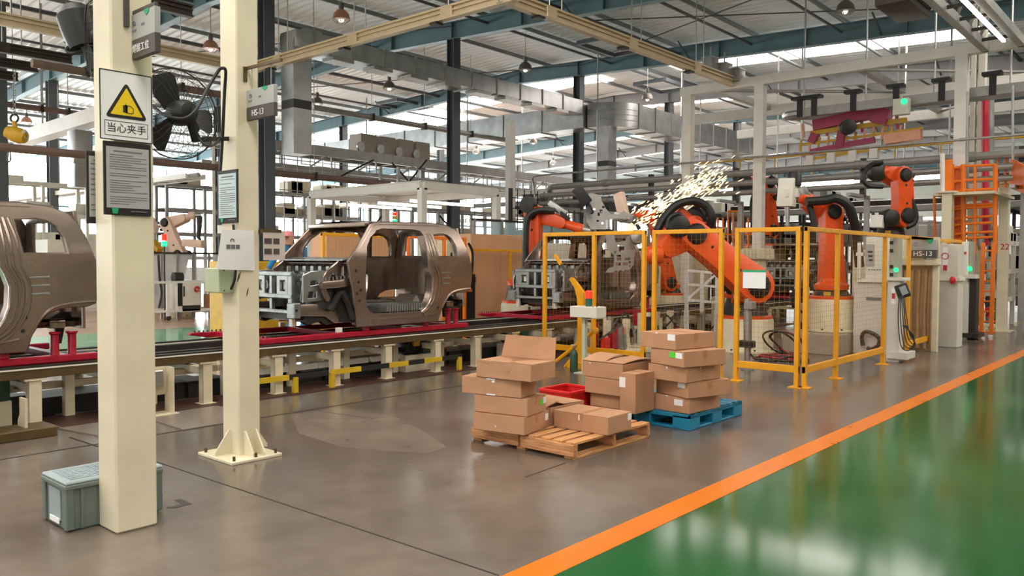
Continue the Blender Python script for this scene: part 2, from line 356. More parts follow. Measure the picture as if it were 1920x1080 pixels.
# open hatch frames under the roof
for hx, hy in ((22.4, 15.2), (29.5, 17.5), (25.0, 29.0)):
    h = MB(); 
    for a, b in (((0, 0), (2.2, 0)), ((2.2, 0), (2.2, 1.5)), ((2.2, 1.5), (0, 1.5)), ((0, 1.5), (0, 0))):
        h.bar((hx + a[0], hy + a[1], roofz(hy) - 0.5), (hx + b[0], hy + b[1], roofz(hy) - 0.5), 0.1, 0.14)
    obj('hatch_frame', h, COLM, ceil)
obj('roof_hatch', MB().box((19.6, 11.0, roofz(11) - 0.2), (0.9, 0.8, 0.1)), DARK, ceil)
# ================================================================ columns
def hcol(name, x, y, z1, label, m=COLM, w=0.32, z0=0.0):
    mb = MB()
    for s in (-1, 1): mb.box((x, y + s * (w / 2 - 0.01), (z0 + z1) / 2), (w, 0.022, z1 - z0))
    mb.box((x, y, (z0 + z1) / 2), (0.016, w - 0.02, z1 - z0))
    t = thing(name, label, 'column', (x, y, z0), kind='structure')
    obj('shaft', mb, m, t); obj('base_plate', MB().bb((x - w * .8, y - w * .8, z0), (x + w * .8, y + w * .8, z0 + 0.03)), m, t)
    return t
YR = 19.45
hcol('column', 12.15, YR, roofz(YR) - 0.75, 'dark steel column right behind the second cream column with white papers')
hcol('column', 19.2, YR, roofz(YR) - 0.75, 'dark steel column behind the middle truck cab')
hcol('column', 26.2, YR, roofz(YR) - 0.75, 'dark steel column left of the rounded duct elbow')
hcol('column', 33.2, YR, roofz(YR) - 0.75, 'grey steel column beyond the duct right of the elbow')
hcol('column', 40.2, YR, roofz(YR) - 0.75, 'most distant steel column seen past the flying sparks')
hcol('column', 12.15, 34.7, roofz(34.7) - 0.75, 'distant dark column seen past the hanging hoist, left of the warning sign')
hcol('column', 19.2, 34.7, roofz(34.7) - 0.75, 'distant column between the two cream columns, behind the fan')
hcol('column', 26.2, 34.7, roofz(34.7) - 0.75, 'distant steel column behind the windscreen frame of the middle truck cab')
hcol('column', 33.2, 34.7, roofz(34.7) - 0.75, 'distant steel column beyond the white canopy frame')
hcol('column', 7.9, 26.5, roofz(26.5) - 0.75, 'dark column at the picture edge beside the hanging hoist')
# ================================================================ far walls with daylit glazing
def glazed_wall(name, axis, pos, a0, a1, z0, z1, label, step=2.0, m=WINL, zb=1.0):
    t = thing(name, label, 'wall', (pos, (a0 + a1) / 2, 0) if axis == 0 else ((a0 + a1) / 2, pos, 0), kind='structure')
    def P(a, z, d=0): return V((pos + d, a, z)) if axis == 0 else V((a, pos + d, z))
    obj('wall_panel', MB().bb(P(a0, 0, 0), P(a1, zb, 0.3)), OFFWHITE, t); obj('wall_panel', MB().bb(P(a0, z1, 0), P(a1, 10.5, 0.3)), OFFWHITE, t)
    k = a0
    while k < a1 - 0.1:
        e = min(a1, k + step); obj('window_pane', MB().bb(P(k + 0.06, zb, 0.1), P(e - 0.06, z1, 0.14)), m, t)
        obj('mullion', MB().bb(P(k - 0.04, zb, 0.0), P(k + 0.04, z1, 0.2)), TEAL, t); k = e
    for z in (zb + (z1 - zb) * .55,): obj('transom', MB().bb(P(a0, z - 0.06, 0.02), P(a1, z + 0.06, 0.18)), TEAL, t)
glazed_wall('wall_back', 1, 58.0, -14, 77, 0, 8.4, 'far back wall of bright daylit windows', 6.0)
glazed_wall('wall_right', 0, 76.0, -16, 58, 0, 5.5, 'far end wall with a band of windows', 4.0, m=WINR, zb=3.2)
light_block_wall = thing('wall_light_block', 'plain beige wall added behind the viewer to block side light', 'wall', (30, YA, 0), kind='structure')  # unseen wall, added so right-hand faces get less light
obj('wall_panel', MB().bb((XA, YA - .3, 0), (XB, YA, 9.0)), mat('light_block_beige', '85735f', .7, var=.05, scale=1), light_block_wall)  # panel of the added light-blocking wall
# ================================================================ cream columns in front
def tubecol(x0, y0, x1, y1, z1, label, plate=None):
    t = thing('cream_column', label, 'column', ((x0 + x1) / 2, (y0 + y1) / 2, 0))
    obj('shaft', MB().bb((x0, y0, 0), (x1, y1, z1)), CREAM, t, bevel=0.012)
    return t
c1 = tubecol(2.045, 4.92, 2.295, 5.17, 7.2, 'cream square column carrying the yellow triangle warning sign')
c2 = tubecol(3.51, 6.06, 3.71, 6.32, 7.2, 'cream square column with gusseted base plate and white papers')
obj('base_plate', MB().bb((3.35, 5.89, 0), (3.81, 6.44, 0.025)), CREAM, c2, bevel=0.004)
for x, y, dx, dy in ((3.51, 6.19, -1, 0), (3.71, 6.19, 1, 0), (3.56, 6.06, 0, -1), (3.66, 6.06, 0, -1)):
    u = V((dx, dy, 0)); o = V((x, y, 0.025)); L = 0.14
    obj('gusset', MB().prism([(0, 0), (L, 0), (L, 0.03), (0.02, 0.2), (0, 0.2)], o, u, Z_, 0.014), CREAM, c2)
for x, y in ((3.39, 5.93), (3.77, 5.93), (3.39, 6.38), (3.58, 5.92)):
    obj('anchor_bolt', MB().cyl((x, y, 0.025), (x, y, 0.06), 0.012, n=6), RAILD, c2)
for a, b, w in (((383, 245), (388, 232), 0.02), ((445 - 0, 522), (450, 514), 0.016), ((462, 556), (467, 542), 0.008)):
    pass
for (px, py), s in (((448, 519), (0.02, 0.045)), ((464, 548), (0.012, 0.04))):
    p = ay(px, py, 6.058); obj('scuff_mark', MB().prism([(-s[0], -s[1]), (s[0] * .3, -s[1] * .3), (s[0], s[1]), (-s[0] * .3, s[1] * .4)], p, X_, Z_, 0.002), mat('scuff', '54503f', 0.7) if 'scuff' not in MATS else MATS['scuff'], c2)
# ---- warning sign
Yw = 4.905
t = thing('warning_sign', 'white hand-pinch warning sign with yellow triangle on the front cream column', 'sign', (2.125, Yw, 2.34))
obj('panel', MB().bb((1.975, Yw - 0.004, 2.345), (2.275, Yw + 0.004, 2.745)), WHITE, t)
for a, b in (((1.975, 2.745), (2.275, 2.745)), ((1.975, 2.345), (2.275, 2.345)), ((1.975, 2.345), (1.975, 2.745)), ((2.275, 2.345), (2.275, 2.745))):
    obj('border', MB().bar((a[0], Yw - 0.004, a[1]), (b[0], Yw - 0.004, b[1]), 0.006, 0.003, up=(0, 1, 0)), INK, t)
def rtri(cx, cz, w, h, r, y, th):
    P = []
    for (x, z), a0 in (((cx - w / 2, cz), 150), ((cx, cz + h), 30), ((cx + w / 2, cz), -90)):
        d = V((cx - x, cz + h / 3 - z)).normalized() if False else None
    pts = [(cx - w / 2, cz), (cx + w / 2, cz), (cx, cz + h)]; out = []
    for i in range(3):
        p = V(pts[i] + (0,)); a = (V(pts[i - 1] + (0,)) - p).normalized(); b = (V(pts[(i + 1) % 3] + (0,)) - p).normalized()
        for k in range(5):
            q = k / 4; e = p + a * r * (1 - q) ** 2 + b * r * q * q; out.append((e.x, e.y))
    return MB().prism(out, (0, y, 0), X_, Z_, th)
obj('triangle_border', rtri(2.125, 2.475, 0.25, 0.215, 0.03, Yw - 0.005, 0.003), INK, t)
obj('triangle', rtri(2.125, 2.493, 0.188, 0.163, 0.006, Yw - 0.0072, 0.003), SIGNY, t)
hand = MB()
for k in range(4): hand.prism([(0, 0), (0.022, 0), (0.022, 0.009), (0, 0.009)], (2.103, Yw - 0.0095, 2.511 + k * 0.0105), X_, Z_, 0.002)
hand.prism([(0.0, 0), (0.012, 0), (0.012, 0.045), (0.0, 0.045)], (2.118, Yw - 0.0095, 2.508), X_, Z_, 0.002)
for a, b in (((2.128, 2.508), (2.158, 2.508)), ((2.158, 2.508), (2.163, 2.518)), ((2.163, 2.518), (2.163, 2.538)), ((2.163, 2.538), (2.148, 2.55)), ((2.148, 2.55), (2.116, 2.553)), ((2.116, 2.553), (2.112, 2.548)), ((2.12, 2.553), (2.124, 2.543)), ((2.118, 2.56), (2.118, 2.548))):
    hand.bar((a[0], Yw - 0.0095, a[1]), (b[0], Yw - 0.0095, b[1]), 0.0035, 0.002, up=(0, 1, 0))
obj('hand_symbol', hand, INK, t)
for a, b in (((2.0, 2.37), (2.25, 2.37)), ((2.0, 2.455), (2.25, 2.455)), ((2.0, 2.37), (2.0, 2.455)), ((2.25, 2.37), (2.25, 2.455))):
    obj('text_frame', MB().bar((a[0], Yw - 0.005, a[1]), (b[0], Yw - 0.005, b[1]), 0.0025, 0.002, up=(0, 1, 0)), INK, t)
obj('lettering', text_mb('当心夹手', 0.058, (2.125, Yw - 0.005, 2.412), X_, Z_, 0.002, bold=0.0), INK, t)
# ---- framed notice boards
def notice(label, o, u, w, h, cloth, n=22, title=0.55, name='notice_board', bar_green=True, frame=INK):
    o = V(o); u = V(u); nrm = u.cross(Z_).normalized()  # o: lower left corner, nrm faces the viewer
    t = thing(name, label, 'notice board', o)
    obj('frame', MB().box(o + u * (w / 2) + Z_ * (h / 2), (w if abs(u.x) > .5 else 0.014, w if abs(u.y) > .5 else 0.014, h)), frame, t, bevel=0.003)
    f = nrm * 0.0085
    obj('paper', MB().quad(o + f + u * 0.014 + Z_ * 0.042, o + f + u * (w - 0.014) + Z_ * 0.042, o + f + u * (w - 0.014) + Z_ * (h - 0.03), o + f + u * 0.014 + Z_ * (h - 0.03), 0.002), cloth, t)
    f = nrm * 0.0105; rnd = random.Random(len(label)); z = h - 0.055
    ln = MB(); ln.bar(o + f + u * (w * .2) + Z_ * z, o + f + u * (w * .8) + Z_ * z, 0.0085, 0.001, up=nrm)
    z -= 0.022; st = (h - 0.13) / n
    for k in range(n):
        x1 = w * (0.9 if rnd.random() < .6 else 0.4 + 0.4 * rnd.random())
        if rnd.random() < .9: ln.bar(o + f + u * (w * .12) + Z_ * z, o + f + u * x1 + Z_ * z, st * .26, 0.001, up=nrm)
        z -= st
    ln_o = obj('printed_lines', ln, INKG, t); ln_o['kind'] = 'stuff'
    if bar_green:
        obj('mark', MB().prism([(w * .17, 0.008), (w * .27, 0.008), (w * .29, 0.04), (w * .15, 0.04)], o + f, u, Z_, 0.001), GREENS, t)
        obj('footer_line', MB().bar(o + f + u * (w * .55) + Z_ * 0.024, o + f + u * (w * .9) + Z_ * 0.024, 0.006, 0.001, up=nrm), INKG, t)
    return t
PAPERG = mat('board_paper_grey', 'a8a9a8', 0.5, var=0.02); PAPERT = mat('board_paper_teal', 'b4c8c6', 0.4, var=0.02)
notice('black framed page of rules directly under the yellow triangle warning sign', (1.992, 4.912, 1.905), X_, 0.278, 0.43, PAPERG)
notice('teal tinted framed page facing left on the second cream column below the black fan', (3.5, 6.335, 1.945), -Y_, 0.305, 0.435, PAPERT, n=18)
notice('framed page seen edge-on behind the front column, left of the warning sign', (2.0, 5.18, 1.86), X_, 0.2, 0.44, PAPERG, n=10, bar_green=False)
# ---- station signs standing out from the columns
def station(label, o, w, h, words, tsize, arrow=True):
    o = V(o); u = -Y_; t = thing('station_sign', label, 'sign', o)  # o: lower left (far) corner
    obj('upper_panel', MB().bb(o + Z_ * (h * .42), o + u * w + X_ * 0.035 + Z_ * h), SIGNG, t, bevel=0.002)
    obj('lower_panel', MB().bb(o, o + u * w + X_ * 0.035 + Z_ * (h * .42)), SIGND, t, bevel=0.002)
    f = o - X_ * 0.002
    obj('lettering', text_mb(words, tsize, f + u * (w * .46) + Z_ * (h * .2), u, Z_, 0.002, bold=0.0), TEXTW, t)
    obj('green_drop', MB().prism([(w * .62, h), (w * .80, h), (w * .79, h * .93), (w * .71, h * .86), (w * .63, h * .93)], f, u, Z_, 0.002), GREENS, t)
    lg = MB(); lg.tube(arc(f + u * (w * .22) + Z_ * (h * .78), 0.014, R(-60), R(240), u, Z_, 10), 0.004, 5)
    obj('emblem', lg, INKG, t)
    tx = MB()
    for k in range(2): tx.prism([(0, 0), (0.02, 0), (0.02, 0.012), (0, 0.012)], f + u * (w * .14 + k * 0.03) + Z_ * (h * .6), u, Z_, 0.002)
    for k in range(2): tx.prism([(0, 0), (0.013, 0), (0.013, 0.012), (0, 0.012)], f + u * (w * .5 + k * 0.022) + Z_ * (h * .68), u, Z_, 0.002)
    obj('small_print', tx, INKG, t)
    return t
s1 = station('grey hanging station sign on the front column above the warning sign', (2.17, 4.955, 2.835), 0.33, 0.26, '焊接工位', 0.055)
obj('hanger_bar', MB().bar((2.185, 4.92, 3.11), (2.185, 4.63, 3.11), 0.02), SIGND, s1); obj('bracket', MB().bb((2.12, 4.9, 3.02), (2.15, 4.92, 3.3)), SIGND, s1)
s2 = station('grey hanging station sign HS-13 on the second cream column', (3.6, 6.09, 2.785), 0.43, 0.245, 'HS-13', 0.072)
obj('hanger_bar', MB().bar((3.6, 6.06, 3.21), (3.6, 5.55, 3.2), 0.022), RAILD, s2); obj('bracket', MB().bb((3.57, 6.045, 3.1), (3.6, 6.06, 3.22)), RAILD, s2)
for y in (6.0, 5.72): obj('hanger_rod', MB().cyl((3.615, y, 3.02), (3.615, y, 3.2), 0.004, n=5), STEEL, s2)
# ---- papers and box on the second column
t = thing('paper_sheet', 'large white sheet with small grey printing on the second cream column', 'paper', (3.48, 6.05, 1.55))
obj('sheet', MB().quad((3.315, 6.045, 1.565), (3.655, 6.045, 1.553), (3.65, 6.045, 1.885), (3.365, 6.045, 1.885), 0.004), WHITE, t)
g = MB()
for k in range(3): g.bb((3.40 + k * .042, 6.04, 1.73), (3.435 + k * .042, 6.043, 1.765))
obj('print_block', g, INKG, t); obj('emblem', MB().tube(arc((3.452, 6.041, 1.795), 0.016, R(-30), R(210), X_, Z_, 10), 0.004, 5), INKG, t)
t = thing('job_sheet', 'pinkish sheet with four dark photos beside the large white sheet', 'paper', (3.75, 5.92, 1.64))
obj('sheet', MB().bb((3.652, 5.905, 1.64), (3.855, 5.91, 1.885)), mat('pink_sheet', 'c9bab4', 0.6, var=0.03), t)
obj('clip_bar', MB().bb((3.64, 5.9, 1.87), (3.82, 5.915, 1.895)), RAILD, t); obj('support_arm', MB().bb((3.712, 5.915, 1.86), (3.74, 6.14, 1.9)), RAILD, t)
for k in range(4):
    x = 3.66 + (k % 2) * 0.085; z = 1.69 + (k // 2) * 0.085
    obj('photo', MB().bb((x, 5.9, z), (x + 0.066 - (k % 2) * .012, 5.905, z + 0.045)), SIGND, t)
t = thing('junction_box', 'pale green electrical box on the left side of the second cream column', 'box', (3.44, 6.2, 1.36))
jb = mat('box_pale_green', 'b4bf9e', 0.5, var=0.04)
obj('housing', MB().bb((3.38, 6.12, 1.37), (3.51, 6.34, 1.575)), jb, t, bevel=0.006)
obj('cover', MB().bb((3.37, 6.11, 1.375), (3.385, 6.34, 1.57)), jb, t, bevel=0.004)
for z in (1.39, 1.555): obj('screw', MB().cyl((3.42, 6.115, z), (3.42, 6.122, z), 0.006, n=6), INK, t)
obj('cable', MB().tube(bez([(3.47, 6.1, 1.4), (3.485, 6.06, 1.5), (3.49, 6.06, 1.7), (3.49, 6.09, 1.93)]), 0.011, 6), BLACK, t)
# ---- wall fans
def fan(label, c, front, scale=1.0):
    c = V(c); f = V(front); f.z = 0; f.normalize(); u = f.cross(Z_).normalized(); r = 0.345
    t = thing('wall_fan', label, 'fan', c)
    w = MB()
    for k, (q, d) in enumerate(((r, 0), (r * .96, 0.07), (r * .96, -0.07), (r * .75, 0.11), (r * .75, -0.1), (r * .5, 0.125), (r * .25, 0.13))):
        w.tube(arc(c + f * d, q, 0, 2 * PI * 31 / 32, u, Z_, 31), 0.006 if k == 0 else 0.0025, 4, closed=True)
    for k in range(36):
        a = 2 * PI * k / 36; e = u * math.cos(a) + Z_ * math.sin(a)
        w.tube([c + e * 0.05 + f * 0.13, c + e * (r * .75) + f * 0.11, c + e * r, c + e * (r * .75) - f * 0.1, c + e * 0.09 - f * 0.12], 0.002, 3)
    obj('cage', w, BLACK, t, kind='stuff')
    for k in range(3):
        a = 2 * PI * k / 3 + 1.9; e = u * math.cos(a) + Z_ * math.sin(a); n = u * -math.sin(a) + Z_ * math.cos(a)
        b = MB(); vs = []
        for s, wd, tw in ((0.05, 0.05, 0.05), (0.16, 0.10, 0.045), (0.27, 0.13, 0.03), (0.31, 0.09, 0.02)):
            vs += [c + e * s + n * wd + f * tw, c + e * s - n * (wd * .55) - f * tw]
        b.add(vs + [p + f * 0.004 for p in vs], [(0, 1, 3, 2), (2, 3, 5, 4), (4, 5, 7, 6), (8, 10, 11, 9), (10, 12, 13, 11), (12, 14, 15, 13), (0, 2, 10, 8), (2, 4, 12, 10), (4, 6, 14, 12), (1, 9, 11, 3), (3, 11, 13, 5), (5, 13, 15, 7), (6, 7, 15, 14), (0, 8, 9, 1)])
        obj('blade', b, BLACK, t)
    obj('motor', MB().lathe(c, [(0.06, 0.02), (0.095, -0.02), (0.1, -0.09), (0.095, -0.15), (0.07, -0.2), (0.02, -0.215)], 18, f), BLACK, t)
    return t
fc = ad(330, 214, 6.25)
f2 = fan('black wire-caged fan bracketed to the left of the second cream column', fc, -RIGHT * 0.78 + FWD * 0.62)
m0 = fc + V((0.06, -0.12, -0.06)); e0 = V((3.51, 6.2, 2.66)); k0 = ad(368, 262, 6.3)
obj('bracket_arm', MB().bar(k0, e0 + V((0, 0, -0.02)), 0.035), BLACK, f2); obj('yoke', MB().tube([m0, (m0 + k0) / 2 + V((0, 0, -0.02)), k0], [0.04, 0.035, 0.04], 8), BLACK, f2)
obj('knuckle', MB().tube(arc(ad(363, 240, 6.3), 0.035, 0, 2 * PI * 11 / 12, RIGHT, Z_, 11), 0.014, 6, closed=True), BLACK, f2)
obj('power_cable', MB().tube(bez([ad(287, 201, 6.2), ad(310, 216, 6.1), ad(345, 222, 6.05), ad(368, 205, 6.1), ad(390, 165, 6.2), ad(408, 135, 6.25), ad(416, 128, 6.25), ad(423, 134, 6.3), ad(421, 175, 6.35), ad(417, 262, 6.4), ad(413, 320, 6.42)], 8), 0.013, 7), BLACK, f2)
obj('power_cable', MB().tube(bez([ad(372, 258, 6.2), ad(385, 272, 6.2), ad(400, 272, 6.25), ad(414, 260, 6.4)], 8), 0.009, 6), BLACK, f2)
f1 = fan('black fan partly hidden behind the front cream column at upper left', ad(196, 78, 6.0), RIGHT * 0.8 + FWD * 0.3)
obj('housing', MB().lathe(ad(150, 58, 5.95), [(0.02, -0.16), (0.11, -0.14), (0.125, 0), (0.13, 0.12), (0.09, 0.18)], 16, UP * 0.95 - RIGHT * 0.3), BLACK, f1)
obj('cable', MB().tube(bez([ad(165, 92, 5.9), ad(140, 83, 5.9), ad(125, 92, 5.9), ad(132, 100, 5.9), ad(158, 95, 5.9)], 6), 0.014, 6), BLACK, f1)
obj('bracket', MB().bar(ad(160, 80, 5.9), ad(180, 130, 5.9), 0.05, 0.07), BLACK, f1)
# ---- grey crate
t = thing('storage_crate', 'grey lidded plastic crate standing behind the front cream column', 'crate', (2.15, 5.36, 0))
x0, x1, y0, y1, H = 1.85, 2.45, 5.16, 5.56, 0.285
obj('body', MB().bb((x0 + .02, y0 + .02, 0), (x1 - .02, y1 - .02, H)), CRATE, t, bevel=0.01)
for x, y in ((x0, y0), (x1, y0), (x0, y1), (x1, y1)):
    sx = 1 if x == x0 else -1; sy = 1 if y == y0 else -1
    obj('corner_rib', MB().bb((x + .005 * sx, y + .005 * sy, 0.01), (x + .055 * sx, y + .055 * sy, H)), CRATE, t, bevel=0.006)
for k in range(1, 6): obj('side_rib', MB().bb((x0 + .1 * k - .008, y0 + .008, 0.01), (x0 + .1 * k + .008, y0 + .025, H - .02)), CRATE, t)
obj('label_plate', MB().bb((x0 + .014, y0 + .12, 0.05), (x0 + .02, y1 - .1, H - .05)), CRATEL, t); obj('label_slip', MB().bb((x0 + .008, y0 + .13, 0.03), (x0 + .014, y0 + .28, 0.06)), WHITE, t)
obj('rim', MB().bb((x0, y0, H - 0.03), (x1, y1, H)), CRATE, t, bevel=0.006)
lid = obj('lid', MB().bb((x0 + .005, y0 + .005, H), (x1 - .005, y1 - .005, H + 0.02)), CRATEL, t, bevel=0.006)
g = MB()
for k in range(13): g.bb((x0 + .06 + .04 * k - .004, y0 + .05, H + 0.02), (x0 + .06 + .04 * k + .004, y1 - .05, H + 0.024))
for k in range(8): g.bb((x0 + .05, y0 + .06 + .04 * k - .004, H + 0.02), (x1 - .05, y0 + .06 + .04 * k + .004, H + 0.024))
obj('lid_grid', g, CRATEL, lid)
# ================================================================ pallets
t = thing('wooden_pallet', 'bare wood pallet under the shorter stack of cartons', 'pallet', (5.95, 4.55, 0)); rot = 0
PX, PY, PW, PL = 5.34, 3.98, 1.17, 1.17
for k in range(3):
    x = PX + 0.02 + k * (PW - 0.04) / 2
    s = obj('stringer', MB().prism([(0, 0.02), (0.1, 0.02), (0.12, 0.04), (0.36, 0.04), (0.38, 0.02), (0.58, 0.02), (0.6, 0.02), (0.79, 0.02), (0.81, 0.04), (1.05, 0.04), (1.07, 0.02), (PL, 0.02), (PL, 0.12), (0, 0.12)], (x, PY, 0), Y_, Z_, 0.045), WOODY, t, bevel=0.003)
for k in range(9):
    y = PY + 0.05 + k * (PL - 0.1) / 8
    obj('slat', MB().box((PX + PW / 2 + random.uniform(-.008, .008), y, 0.131), (PW, 0.095, 0.022)), WOOD, t, bevel=0.003)
for k in range(3): obj('bottom_board', MB().box((PX + PW / 2, PY + 0.06 + k * (PL - 0.12) / 2, 0.01), (PW, 0.1, 0.02)), WOOD, t, bevel=0.002)
for k in (0, 1): obj('side_board', MB().bb((PX - 0.022, PY + k * .6, 0.025), (PX - 0.002, PY + .57 + k * .6, 0.125)), WOODY, t, bevel=0.003)
t = thing('plastic_pallet', 'blue plastic pallet under the tall stack of five cartons', 'pallet', (7.55, 4.4, 0))
bx, by, bw, bl, bh = 7.0, 3.83, 1.13, 1.1, 0.155
for i in range(3):
    for j in range(3): obj('block', MB().box((bx + .1 + i * (bw - .2) / 2, by + .1 + j * (bl - .2) / 2, 0.075), (0.2, 0.2, 0.13)), BLUEP, t, bevel=0.008)
for j in range(3): obj('runner', MB().box((bx + bw / 2, by + .07 + j * (bl - .14) / 2, 0.012), (bw, 0.13, 0.024)), BLUEP, t, bevel=0.005)
for i in range(3): obj('runner', MB().box((bx + .07 + i * (bw - .14) / 2, by + bl / 2, 0.012), (0.13, bl, 0.024)), BLUEP, t, bevel=0.005)
for i in range(9): obj('deck_slat', MB().box((bx + .06 + i * (bw - .12) / 8, by + bl / 2, 0.14), (0.1, bl, 0.03)), BLUEP, t, bevel=0.004)
obj('deck_rim', MB().bb((bx, by, 0.115), (bx + bw, by + .03, 0.155)), BLUEP, t, bevel=0.004); obj('deck_rim', MB().bb((bx, by, 0.115), (bx + .03, by + bl, 0.155)), BLUEP, t, bevel=0.004)
# ================================================================ cartons
def carton(label, F, u, v, h, group=None, labels=(), tape='v', open_=None, flaps=True, name='carton'):
    """F front lower corner, u to the left corner, v to the right corner"""
    F = V(F); u = V(u); v = V(v); u.z = v.z = 0; lu, lv = u.length, v.length; U = u.normalized(); W_ = v.normalized(); W_ = (W_ - U * W_.dot(U)).normalized()
    t = thing(name, label, 'carton', F + U * (lu / 2) + W_ * (lv / 2), group)
    def P(a, b, c): return F + U * a + W_ * b + Z_ * c
    body = MB(); Mx = Matrix((U, W_, Z_)).transposed()
    if open_:
        w = 0.006
        for c, d in (((lu / 2, w / 2, h / 2), (lu, w, h)), ((lu / 2, lv - w / 2, h / 2), (lu, w, h)), ((w / 2, lv / 2, h / 2), (w, lv, h)), ((lu - w / 2, lv / 2, h / 2), (w, lv, h)), ((lu / 2, lv / 2, w / 2), (lu, lv, w))):
            body.box(P(*c), d, Mx)
    else: body.box(P(lu / 2, lv / 2, h / 2), (lu, lv, h), Mx)
    obj('body', body, CARD, t, bevel=0.004)
    if flaps and not open_:
        for s in (0, 1):
            a = MB(); b0, b1 = (0.001, lv / 2 - 0.003) if s == 0 else (lv / 2 + 0.003, lv - 0.001)
            if tape == 'u': a.box(P((b0 + b1) / 2 * lu / lv, lv / 2, h + 0.002), ((b1 - b0) * lu / lv, lv, 0.005), Mx)
            else: a.box(P(lu / 2, (b0 + b1) / 2, h + 0.002), (lu, b1 - b0, 0.005), Mx)
            obj('flap', a, CARD, t)
    if tape == 'v':    # seam runs along u; the tape folds down both ends
        m = MB().box(P(lu / 2, lv / 2, h + 0.005), (lu, 0.05, 0.002), Mx)
        m.box(P(-0.001, lv / 2, h - 0.03), (0.002, 0.05, 0.07), Mx); m.box(P(lu + 0.001, lv / 2, h - 0.03), (0.002, 0.05, 0.07), Mx); obj('tape', m, TAPE, t)
    elif tape == 'u':
        m = MB().box(P(lu / 2, lv / 2, h + 0.005), (0.05, lv, 0.002), Mx); m.box(P(lu / 2, -0.001, h - 0.03), (0.05, 0.002, 0.07), Mx); m.box(P(lu / 2, lv + .001, h - 0.03), (0.05, 0.002, 0.07), Mx); obj('tape', m, TAPE, t)
    for side, a, z, w, hh, mm in labels:   # side 'u': face seen at left (b = 0); 'v': face seen at right (a = 0)
        c, d = ((a, -0.002, z), (w, 0.003, hh)) if side == 'v' else ((-0.002, a, z), (0.003, w, hh))
        # face with normal -X is spanned by u at b=0; face with normal -Y is spanned by v at a=0
        obj('label', MB().box(P(*c), d, Mx), mm, t)
    if open_: open_(t, P, lu, lv, h, U, W_)
    return t
def corners(Lp, Fp, Rp, z):
    F = az(*Fp, z); return F, az(*Lp, z) - F, az(*Rp, z) - F
G1 = 'cartons on the wooden pallet'; G2 = 'cartons on the blue pallet'
zt = 0.143; hb = 0.156; hc = hb - .009
F, u, v = corners((887.5, 804), (983, 817), (1038, 802), zt)
carton('bottom carton of the stack on the wooden pallet, white label at its right edge', F, u, v, hc, G1, [('u', v.length - .04, .1, .055, .06, WHITE), ('v', u.length * .55, .05, .012, .012, WHITE)], 'v')
F, u, v = corners((889.6, 771), (989, 782), (1041, 772), zt + hb)
carton('second carton from the bottom on the wooden pallet, green and white label', F, u, v, hc, G1, [('u', v.length - .10, .09, .05, .05, GREENL), ('u', v.length - .035, .10, .05, .055, WHITE)], 'v')
F, u, v = corners((866, 736), (977, 747), (1015, 739), zt + 2 * hb)
carton('third carton on the wooden pallet, shifted out to the left of its stack', F, u, v, hc, G1, [('v', u.length * .5, .145, .09, .012, WHITE), ('v', u.length * .46, .125, .03, .02, WHITE), ('v', u.length * .5, .008, .09, .012, WHITE)], 'v')
F, u, v = corners((893, 706), (996, 717), (1041, 707), zt + 3 * hb)
def openlid(t, P, lu, lv, h, U, W_):
    b = 0.0
    m = MB().quad(P(0, lv - .005, h), P(lu, lv - .005, h), P(lu * .93, lv + .02, h + .2), P(lu * .02, lv + .03, h + .2), 0.006); obj('raised_flap', m, CARD, t)
    obj('flap', MB().quad(P(0.002, 0.0, h), P(0.002, lv, h), P(lu * .4, lv * .96, h - .012), P(lu * .4, lv * .04, h + .012), 0.005), CARD, t)
    obj('flap', MB().quad(P(lu - .002, 0.0, h), P(lu - .002, lv, h), P(lu * .72, lv, h - .03), P(lu * .72, 0, h - .03), 0.005), CARD, t)
    obj('front_flap', MB().quad(P(0.0, 0.0, h + .003), P(lu, 0.0, h + .003), P(lu * .98, lv * .3, h - .004), P(lu * .3, lv * .3, h - .004), 0.005), CARD, t)
    obj('handle_mark', MB().prism([(-.02, -.01), (.02, -.015), (.018, .012), (-.015, .014)], P(lu * .42, -.002, h * .5), U, Z_, 0.002), TAPE, t)
carton('top carton on the wooden pallet with one big flap standing open', F, u, v, hc, G1, (), None, openlid)
F, u, v = corners((1038, 800), (1140, 817), (1185.5, 804), zt)
carton('single low carton lying right of the stack on the wooden pallet', F, u, v, 0.15, G1, [('u', v.length - .035, .115, .06, .06, WHITE), ('v', u.length * .52, .12, .014, .05, WHITE)], 'u')
Fl = V((5.74, 4.56, zt))
def scruffy(t, P, lu, lv, h, U, W_):
    obj('loose_flap', MB().quad(P(lu * .1, 0, h), P(lu, 0, h), P(lu, lv * .5, h + .035), P(lu * .2, lv * .5, h + .02), 0.005), CARD, t)
    obj('loose_flap', MB().quad(P(0, lv * .4, h + .01), P(lu * .9, lv * .45, h + .02), P(lu * .95, lv, h + .005), P(0, lv, h), 0.005), CARD, t)
carton('carton with loose top flaps behind the low carton on the wooden pallet', Fl, V((0, 0.5, 0)), V((0.52, 0, 0)), 0.165, G1, (), None, scruffy)
